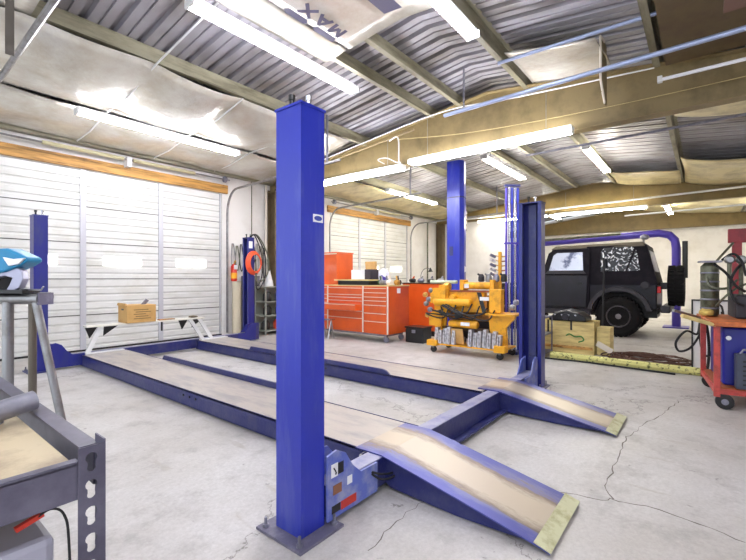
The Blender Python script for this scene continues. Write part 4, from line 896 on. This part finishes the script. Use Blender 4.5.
hose([(708, 314, 5.6), (713, 306, 5.6), (721, 306, 5.6), (724, 318, 5.5)], .013, black, 'short black hose curled on the cart tabletop')
hose([(716, 306, 4.5), (726, 296, 4.4), (737, 288, 4.4), (746, 284, 4.4)], .012, olive, 'olive hose running along base of the small engine')
hose([(745, 262, 4.5), (736, 270, 4.45), (730, 284, 4.4), (734, 300, 4.35), (744, 306, 4.3)], .014, black, 'black rubber hose bulging in front of the engine block')
hose([(722, 260, 4.6), (733, 254, 4.5), (742, 262, 4.45), (746, 276, 4.4)], .014, black, 'dark upper hose bending over the canister lid')
hose([(700, 318, 5.3), (706, 324, 5.2), (709, 345, 5.2), (708, 365, 5.2), (704, 380, 5.1)], .016, black, 'black strap hanging beside the far cart upright')
# small engine / compressor on the cart
eg = thing('small_engine', (6.0, -.4, .872), 'olive grey machinery with canister standing on the red cart', 'machine')
part('canister', MB().lathe([(.07, 0), (.085, .02), (.085, .56), (.05, .60)], (6.1, -.13, .872), 'z', 18), olive, eg, smooth=True)
for k in range(5): part('canister_band', MB().lathe([(.0855, 0), (.089, .005), (.089, .014), (.0855, .018)], (6.1, -.13, .95 + .1 * k), 'z', 18), grey, eg)
part('canister_lid', B(6.0, 6.2, -.23, -.03, 1.475, 1.495), grey, eg)
part('block', B(5.75, 6.2, -.80, -.3, .872, 1.12), trimblack, eg, bev=.02)
for k in range(3):
    part('pipe_fitting', MB().lathe([(.03, -.05), (.045, -.03), (.045, .03), (.03, .05)], (5.95 + .02 * k, -.28 - .1 * k, 1.50), 'x', 14), steel, eg)
    part('standpipe', T([(5.95 + .02 * k, -.28 - .1 * k, 1.1), (5.95 + .02 * k, -.28 - .1 * k, 1.48)], .02), olive, eg)
part('flywheel', MB().lathe([(.10, -.03), (.13, -.02), (.13, .02), (.10, .03)], (5.72, -.55, 1.16), 'x', 22), olive, eg)
solo('work_gloves', blob((5.95, -.02, .915), .07, 4, (1.3, 1.0, .6)), mat('glove_tan', (.80, .68, .36), .8), 'tan leather gloves lying on the red cart tabletop', 'gloves')
wb = thing('whiteboard_panel', (7.4, .25, 0), 'thin white framed panel standing behind the red cart', 'panel')
part('panel', B(7.4, 7.42, -.25, .13, .02, 1.0), cream, wb); part('panel_frame', MB().box(7.39, 7.4, -.26, .14, .98, 1.0).box(7.39, 7.4, .12, .14, .02, .98), black_g, wb)
def swing(o, pivot, a):
    p = o.location - Vector(pivot); c_, s_ = math.cos(a), math.sin(a)
    o.location = Vector(pivot) + Vector((p.x * c_ - p.y * s_, p.x * s_ + p.y * c_, p.z)); o.rotation_euler.z += a
for o_ in (wc, bb, wd, eg): swing(o_, (WX0, WY1, 0), .11)
# maroon press frame
pf = thing('shop_press', (7.0, -.2, 0), 'maroon steel H frame shop press behind the cart', 'press')
p0 = at(736, 300, 6.6); px_, py_ = p0.x, p0.y
part('upright', B(px_ - .05, px_ + .05, py_ - .07, py_ + .05, .05, 1.95), maroon, pf); part('upright', B(px_ - .05, px_ + .05, py_ - .85, py_ - .73, .05, 1.95), maroon, pf)
part('head_beam', B(px_ - .06, px_ + .06, py_ - .9, py_ + .1, 1.86, 2.08), maroon, pf, bev=.01)
part('bed', B(px_ - .1, px_ + .1, py_ - .8, py_ , .8, .95), maroon, pf)
part('foot', B(px_ - .3, px_ + .3, py_ - .1, py_ + .06, 0, .06), maroon, pf); part('foot', B(px_ - .3, px_ + .3, py_ - .88, py_ - .72, 0, .06), maroon, pf)
# ---------------------------------------------------------------- foreground workbench
wbn = thing('workbench', (-.4, 1.3, 0), 'grey riveted steel shelving bench with pale board top in the foreground', 'workbench')
BX, BY = .256, .765; TZ = 1.0
bp = mat('bench_grey', (.33, .32, .39), .38, .3, col2=(.44, .43, .50), scale=9, amt=.7)
def slotted(x, y, sx, sy, name='leg'):
    b = MB(); b.box(x - .0, x + .003, min(y, y + sy * .045), max(y, y + sy * .045), 0, 1.045)
    return b
# front leg angle: one flange faces -y with keyhole slots, other faces +x
def flange_mesh():
    """leg flange in the xz plane with round keyhole slots cut through it"""
    bm = bmesh.new(); x0, x1 = BX - .036, BX; xc = (x0 + x1) / 2
    loops = [[(x0, 0), (x1, 0), (x1, 1.032), (x0, 1.032)]]
    for k in range(20):
        zc = 1.013 - .043 * k; L_ = []
        for t in range(-4, 13): a = t * PI / 8 - 0; L_.append((xc + .0085 * math.cos(a), zc + .0085 * math.sin(a))) if -.75 < a < PI + .75 else None
        L_ = [(xc + .0085 * math.cos(a), zc + .0085 * math.sin(a)) for a in [(-50 + 28 * t) * PI / 180 for t in range(11)]]
        zl = zc - .0155
        L_ += [(xc + .0062 * math.cos(a), zl + .0062 * math.sin(a)) for a in [(150 + 30 * t) * PI / 180 for t in range(9)]]
        loops.append(L_)
    for lp in loops:
        vs = [bm.verts.new((p[0], BY + .0015, p[1])) for p in lp]
        for a in range(len(vs)): bm.edges.new((vs[a], vs[(a + 1) % len(vs)]))
    bmesh.ops.triangle_fill(bm, use_beauty=True, edges=bm.edges[:])
    m = MB(); bm.verts.index_update(); m.v = [tuple(v.co) for v in bm.verts]; m.f = [tuple(v.index for v in f.verts) for f in bm.faces]; bm.free(); return m
lg = part('leg', flange_mesh(), bp, wbn, solid=.0025)
part('leg_flange', B(BX - .0005, BX + .002, BY, BY + .04, 0, 1.038), bp, lg)
part('leg', B(BX - .002, BX + .001, 2.16, 2.2, 0, 1.05), bp, wbn)
part('leg', B(-1.5, -1.46, BY, BY + .003, 0, 1.05), bp, wbn); part('leg', B(-1.5, -1.497, 2.16, 2.2, 0, 1.05), bp, wbn)
part('front_beam', MB().box(-1.46, BX - .034, BY + .0035, BY + .008, .952, 1.008).box(-1.46, BX - .034, BY + .0035, BY + .02, 1.006, 1.012), bp, wbn)
part('side_beam', MB().box(BX - .003, BX, BY + .04, 2.16, .952, 1.02).box(BX - .026, BX + .002, BY + .03, 2.2, 1.018, 1.024), bp, wbn)
part('board', B(-1.46, BX - .04, BY + .01, 2.2, .985, 1.008), mat('bench_board', (.76, .70, .58), .55, col2=(.56, .49, .41), scale=7, amt=.8), wbn)
part('lower_board', B(-1.46, BX - .01, BY + .02, 2.2, .45, .47), mat('bench_board2', (.7, .62, .5), .6), wbn)
part('lower_beam', B(-1.46, BX - .045, BY + .001, BY + .006, .42, .48), bp, wbn); part('lower_beam', B(BX - .003, BX, BY + .04, 2.16, .42, .48), bp, wbn)
# box on lower shelf
gb = thing('grey_case', (0, .95, .471), 'pale grey slotted machine case on the lower shelf of the bench', 'case')
part('shell', B(-.45, .20, .80, 1.25, .471, .895), mat('case_grey', (.62, .62, .68), .4), gb, bev=.012)
for k in range(6): part('vent_slot', B(.1995, .202, .86 + .06 * k, .88 + .06 * k, .6, .86), black_g, gb)
for k in range(9): part('vent_slot', B(-.1 + .03 * k, -.09 + .03 * k, .7985, .8, .62, .85), greypaint, gb)
solo('power_lead', T(lin_pts([(.17, .79, .935), (.19, .785, .945), (.206, .782, .93), (.212, .78, .88), (.215, .78, .7), (.21, .785, .55), (.22, .79, .473)], 8), .002, 6), black, 'thin black lead looping under the front of the bench', 'cable')
solo('red_clip', MB().obox((.165, .79, .935), (.035, .008, .007), (0, -.25, .1)), mat('clip_red', (.8, .2, .14), .4), 'red clip hanging under the bench edge', 'clip')
# things on the bench top
TB = 1.009
gt = thing('cast_tool', (.10, 1.12, TB), 'grey cast metal tool head lying on the bench', 'tool')
part('casting', MB().hull8([(-.12, 1.06, TB + .001), (.19, 1.08, TB + .001), (.20, 1.2, TB + .001), (-.1, 1.32, TB + .001), (-.11, 1.07, TB + .03), (.18, 1.09, TB + .028), (.19, 1.18, TB + .03), (-.1, 1.3, TB + .035)]), grey, gt, bev=.008)
part('arm', T(lin_pts([(.0, 1.0, TB + .022), (.10, 1.02, TB + .022), (.17, 1.07, TB + .03), (.235, 1.085, TB + .038)], 4), .02, 12), grey, gt, smooth=True)
part('paper_label', MB().hull8([(.06, 1.12, TB + .0285), (.14, 1.12, TB + .028), (.15, 1.18, TB + .029), (.03, 1.19, TB + .032), (.06, 1.12, TB + .033), (.14, 1.12, TB + .032), (.15, 1.18, TB + .034), (.03, 1.19, TB + .037)]), sticker_w, gt)
solo('metal_plate', B(-.25, .17, 1.28, 1.6, TB, TB + .03), grey, 'flat grey metal plate behind the cast tool on the bench', 'plate', bev=.006)
solo('red_cable', T(lin_pts([(-.05, 1.24, TB + .045), (.1, 1.25, TB + .04), (.19, 1.30, TB + .02), (.2, 1.6, TB + .012)], 6), .006, 6), mat('hose_red', (.8, .14, .16), .4), 'thin red cord along the far side of the grey plate', 'cord')
# ---------------------------------------------------------------- saw stand and mitre saw
st = thing('saw_stand', (.5, 2.2, 0), 'heavy round steel pipe stand behind the workbench', 'stand')
d0 = 2.6
L_ = at(-60, 300, d0); R_ = at(40, 299, d0)
ZS = R_.z
L_.z = ZS
off = Vector((ca, sa, 0)) * .085
part('top_rail', T([L_, R_], .032, 14), steel, st, smooth=True)
part('top_rail', T([L_ + off + Vector((0, 0, .01)), R_ + off + Vector((0, 0, .01))], .03, 14), steel, st, smooth=True)
part('end_plate', MB().obox((R_ + off / 2), (.012, .12, .075), (0, 0, A - PI / 2)), greypaint, st)
def leg(px, r, d, dx=0, m=steel):
    a = at(px, 305, d); a.z = ZS - .02; b_ = Vector((a.x, a.y, 0.0)); 
    b_.x += dx * sa; b_.y -= dx * ca
    part('leg', T([a, b_], r, 14), m, st, smooth=True)
a_ = at(9, 305, 2.6); 
leg(8, .029, 2.6); leg(32.5, .023, 2.72, m=mat('leg_dark', (.45, .42, .38), .35, .6))
leg(36, .023, 2.6, .25)
leg(-40, .034, 2.7)
ms = thing('mitre_saw', (.2, 2.4, ZS + .03), 'teal blue mitre saw with grey blade guard on the pipe stand', 'saw')
P2 = lambda px, py, d=2.62: at(px, py, d)
def flat(pts, d, th):
    n = len(pts); f0 = [P2(x, y, d) for x, y in pts]; f1 = [p + Vector((ca, sa, 0)) * th for p in f0]
    return MB().add(f0 + f1, [tuple(range(n)), tuple(range(n, 2 * n))[::-1]] + [(i, (i + 1) % n, n + (i + 1) % n, n + i) for i in range(n)])
part('motor_housing', flat([(-30, 250), (6, 248), (26, 257), (27, 261), (19, 266), (4, 272), (-30, 278)], 2.6, .13), saw_blue, ms, bev=.02)
part('white_trim', flat([(2, 257), (12, 259), (24, 258), (18, 264), (8, 266)], 2.585, .02), sticker_w, ms, bev=.004)
part('blade_guard', flat([(-20, 276), (0, 272), (14, 266), (21, 270), (23, 279), (19, 288), (12, 291.5), (5, 291), (9, 285), (12, 278), (4, 276), (-8, 279), (-20, 284)], 2.62, .05), mat('guard_grey', (.66, .66, .74), .35, .4), ms, bev=.006)
part('blade', MB().tube([P2(-6, 284, 2.655), P2(-6, 284, 2.66)], .105, 28), black_g, ms)
part('saw_base', MB().hull8([P2(-40, 293.5, 2.55), P2(22, 293.5, 2.55), P2(22, 293.5, 2.55) + off * 1.6, P2(-40, 293.5, 2.55) + off * 1.6, P2(-40, 290, 2.55), P2(22, 290, 2.55), P2(22, 290, 2.55) + off * 1.6, P2(-40, 290, 2.55) + off * 1.6]), black_g, ms)
part('clamp_knob', MB().tube([P2(25, 294, 2.6), P2(25, 289, 2.6)], .022, 10), black_g, ms)
part('clamp_rod', MB().tube([P2(20, 289.5, 2.6), P2(41, 290, 2.6), P2(43.5, 286.5, 2.6)], .006, 6), steel, ms)
# ---------------------------------------------------------------- corner by column: hose reel, shelf, extinguisher, wall clutter
fx, fy = at(232, 300, 9.3).x, 8.4
fe = thing('fire_extinguisher', (5.52, 8.45, 1.2), 'red fire extinguisher mounted on the white wall beside the door', 'fire extinguisher')
part('cylinder', MB().lathe([(.05, 0), (.07, .02), (.07, .34), (.03, .4)], (5.5, 8.5, 1.222), 'z', 16), mat('ext_red', (.78, .16, .1), .3), fe, smooth=True)
part('valve', T([(5.5, 8.5, 1.61), (5.5, 8.44, 1.70)], .02), copper, fe); part('yellow_band', MB().lathe([(.071, 0), (.073, .01), (.073, .12), (.071, .13)], (5.5, 8.5, 1.29), 'z', 16), yellow, fe)
part('label', B(5.46, 5.54, 8.425, 8.431, 1.5, 1.6), sticker_w, fe)
solo('concrete_form_tube', MB().lathe([(.1, 0), (.1, 1.22)], (5.52, 8.42, 0), 'z', 20), mat('tube_beige', (.80, .76, .66), .6), 'tall beige round tube standing below the fire extinguisher', 'tube', smooth=True)
lk = thing('grey_locker', (5.95, 8.2, 0), 'slim dark grey locker standing behind the far lift post', 'locker')
part('body', B(5.72, 6.0, 8.2, 8.55, 0, 1.35), mat('locker_grey', (.36, .35, .38), .4), lk, bev=.01); part('front_panel', B(5.735, 5.985, 8.19, 8.2, .05, 1.3), mat('locker_grey2', (.42, .41, .45), .4), lk); part('latch', B(5.76, 5.78, 8.18, 8.19, .7, .8), chrome, lk)
su = thing('shelving_unit', (6.9, 8.0, 0), 'grey green metal shelving unit in the corner by the brown column', 'shelving')
SX0, SX1, SY0, SY1 = 5.82, 7.1, 7.75, 8.15; shm = mat('shelf_grey', (.58, .60, .56), .45)
for z in (.08, .42, .74, 1.08): part('shelf', B(SX0, SX1, SY0, SY1, z, z + .025), shm, su)
for x in (SX0, SX1 - .03):
    for y in (SY0, SY1 - .03): part('upright', B(x, x + .03, y, y + .03, 0, 1.1), shm, su)
part('back_panel', B(SX0, SX1, SY1 - .004, SY1, .05, 1.1), shm, su)
cl = [(6.25, .105, .10, black_g, 'dark round can on the bottom shelf'), (6.6, .105, .11, orange_h, 'small orange tin on the bottom shelf'), (6.3, .445, .1, black_g, 'black tin on the second shelf of the corner unit'), (6.65, .445, .09, trimblack, 'dark pot on the second shelf near the column'), (6.3, .765, .1, black_g, 'black round container on the third shelf'), (6.62, .765, .1, steel, 'steel ringed can on the third shelf'), (6.35, 1.105, .1, white, 'white cone shaped jug on top of the shelving unit'), (6.75, 1.105, .09, copper, 'brass coloured fitting on top of the shelving unit'), (7.0, 1.105, .08, yellow, 'yellow bottle on top of the shelving unit')]
cl = [(x - .28, z, r, m_, l) for x, z, r, m_, l in cl]
for x, z, r, m_, l in cl:
    t = thing('shop_can', (x, 7.95, z), l, 'container')
    part('can_body', MB().lathe([(r * .9, 0), (r, .01), (r, .15), (r * .5, .22)] if 'cone' not in l else [(r, 0), (r, .05), (r * .3, .35)], (x, 7.95, z + .001), 'z', 16), m_, t, smooth=True)
    part('can_lid', MB().lathe([(r * .35, 0), (r * .35, .03)], (x, 7.95, z + (.221 if 'cone' not in l else .351)), 'z', 12), grey, t)
hr = thing('air_hose', (5.35, 7.5, 1.45), 'orange air hose coiled on the far blue lift post', 'hose')
hc = (PB[0] + .06, PB[1] - .14, 1.62)
for k in range(5):
    part('coil', T([(hc[0] + (.14 + .012 * k) * math.cos(t_ * PI / 12), hc[1] + .018 * k - .03, hc[2] + (.19 + .014 * k) * math.sin(t_ * PI / 12)) for t_ in range(24)], .016, 6, closed=True), orange_h, hr)
for k, (dx, dz, m_) in enumerate(((.1, .5, black), (.18, .62, black), (.24, .4, olive))):
    solo('hanging_hose', T(lin_pts([(PB[0] + .02, PB[1] - .02, 2.17 + .02 * k), (PB[0] + dx * .6, PB[1] - .14, 2.2), (PB[0] + dx * 1.1 + .1, PB[1] - .17, 1.8), (PB[0] + dx + .12, PB[1] - .17, 1.5 - dz * .3), (PB[0] + .1, PB[1] - .16, 1.5 - dz * .7), (PB[0] + .09, PB[1] - .13, 1.7)], 8), .014, 6), m_, ['thin black hose draped from the far lift post top', 'longer black hose draped round the orange coil', 'olive hose draped outermost on the far lift post'][k], 'hose')
nb = B(PB[0] - .06, PB[0] + .03, PB[1] - .104, PB[1] - .101, 1.93, 2.08); part('notice', nb, sticker_w, pbk)
# wall hung chains and cables
random.seed(11)
for k in range(9):
    x = 5.5 + .11 * k; z0 = 2.15 - .1 * random.random(); ln = .35 + .5 * random.random()
    solo('hanging_chain', T(lin_pts([(x, 8.57, z0), (x - .04, 8.54, z0 - ln * .6), (x + .01, 8.54, z0 - ln), (x + .06, 8.54, z0 - ln * .6), (x + .03, 8.57, z0)], 6), .012, 6), (steel, olive, black_g)[k % 3],
         ['bright steel chain looped on the wall nearest the door', 'olive strap looped on the wall second from the door', 'black cord looped on the wall third from the door', 'steel chain looped on the wall above the locker', 'olive cord hanging over the locker edge', 'black strap hanging left of the far post', 'steel chain hanging behind the far lift post', 'olive cord hanging right of the far post', 'black cord hanging nearest the brown column'][k], 'chain')
solo('wall_pipe', T([(5.98, 8.5, 3.7), (5.98, 8.5, 2.3), (6.02, 8.5, 1.9)], .012, 6), olive, 'thin vertical pipe on the white wall above the hose coil', 'pipe')
solo('wall_pipe', T([(6.4, 8.5, 3.6), (6.4, 8.5, 1.2)], .025, 8), trimw, 'cream vertical pipe beside the brown column', 'pipe')
solo('switch_box', B(6.72, 6.9, 8.5, 8.598, 1.55, 1.95), grey, 'grey electrical switch box on wall right of the brown column', 'electrical box', bev=.008)
solo('wall_pipe', T([(14.1, 8.5, 3.5), (14.1, 8.5, 1.0)], .03, 8), olive, 'dark vertical pipe on the white wall past the farther door', 'pipe')
# white pipe stub seen left of tool chest
jk = thing('floor_jack_stand', (6.35, 6.4, 0), 'small silver folding step beside the tool chest', 'step')
for s in (-.12, .12):
    part('leg', T([(6.38, 6.35 + s, .40), (6.28, 6.35 + s, .0)], .014), chrome, jk); part('leg', T([(6.38, 6.35 + s, .40), (6.46, 6.35 + s, .0)], .014), chrome, jk)
part('tread', B(6.3, 6.46, 6.2, 6.5, .40, .425), chrome, jk)
# ---------------------------------------------------------------- world and view
w_ = bpy.data.worlds.new('world'); sc.world = w_; w_.use_nodes = True
w_.node_tree.nodes['Background'].inputs[0].default_value = (.85, .92, 1, 1); w_.node_tree.nodes['Background'].inputs[1].default_value = 1.1
sc.view_settings.view_transform = 'Standard'; sc.view_settings.look = 'None'; sc.view_settings.gamma = 1; sc.view_settings.use_curve_mapping = False
sc.view_settings.exposure = .95
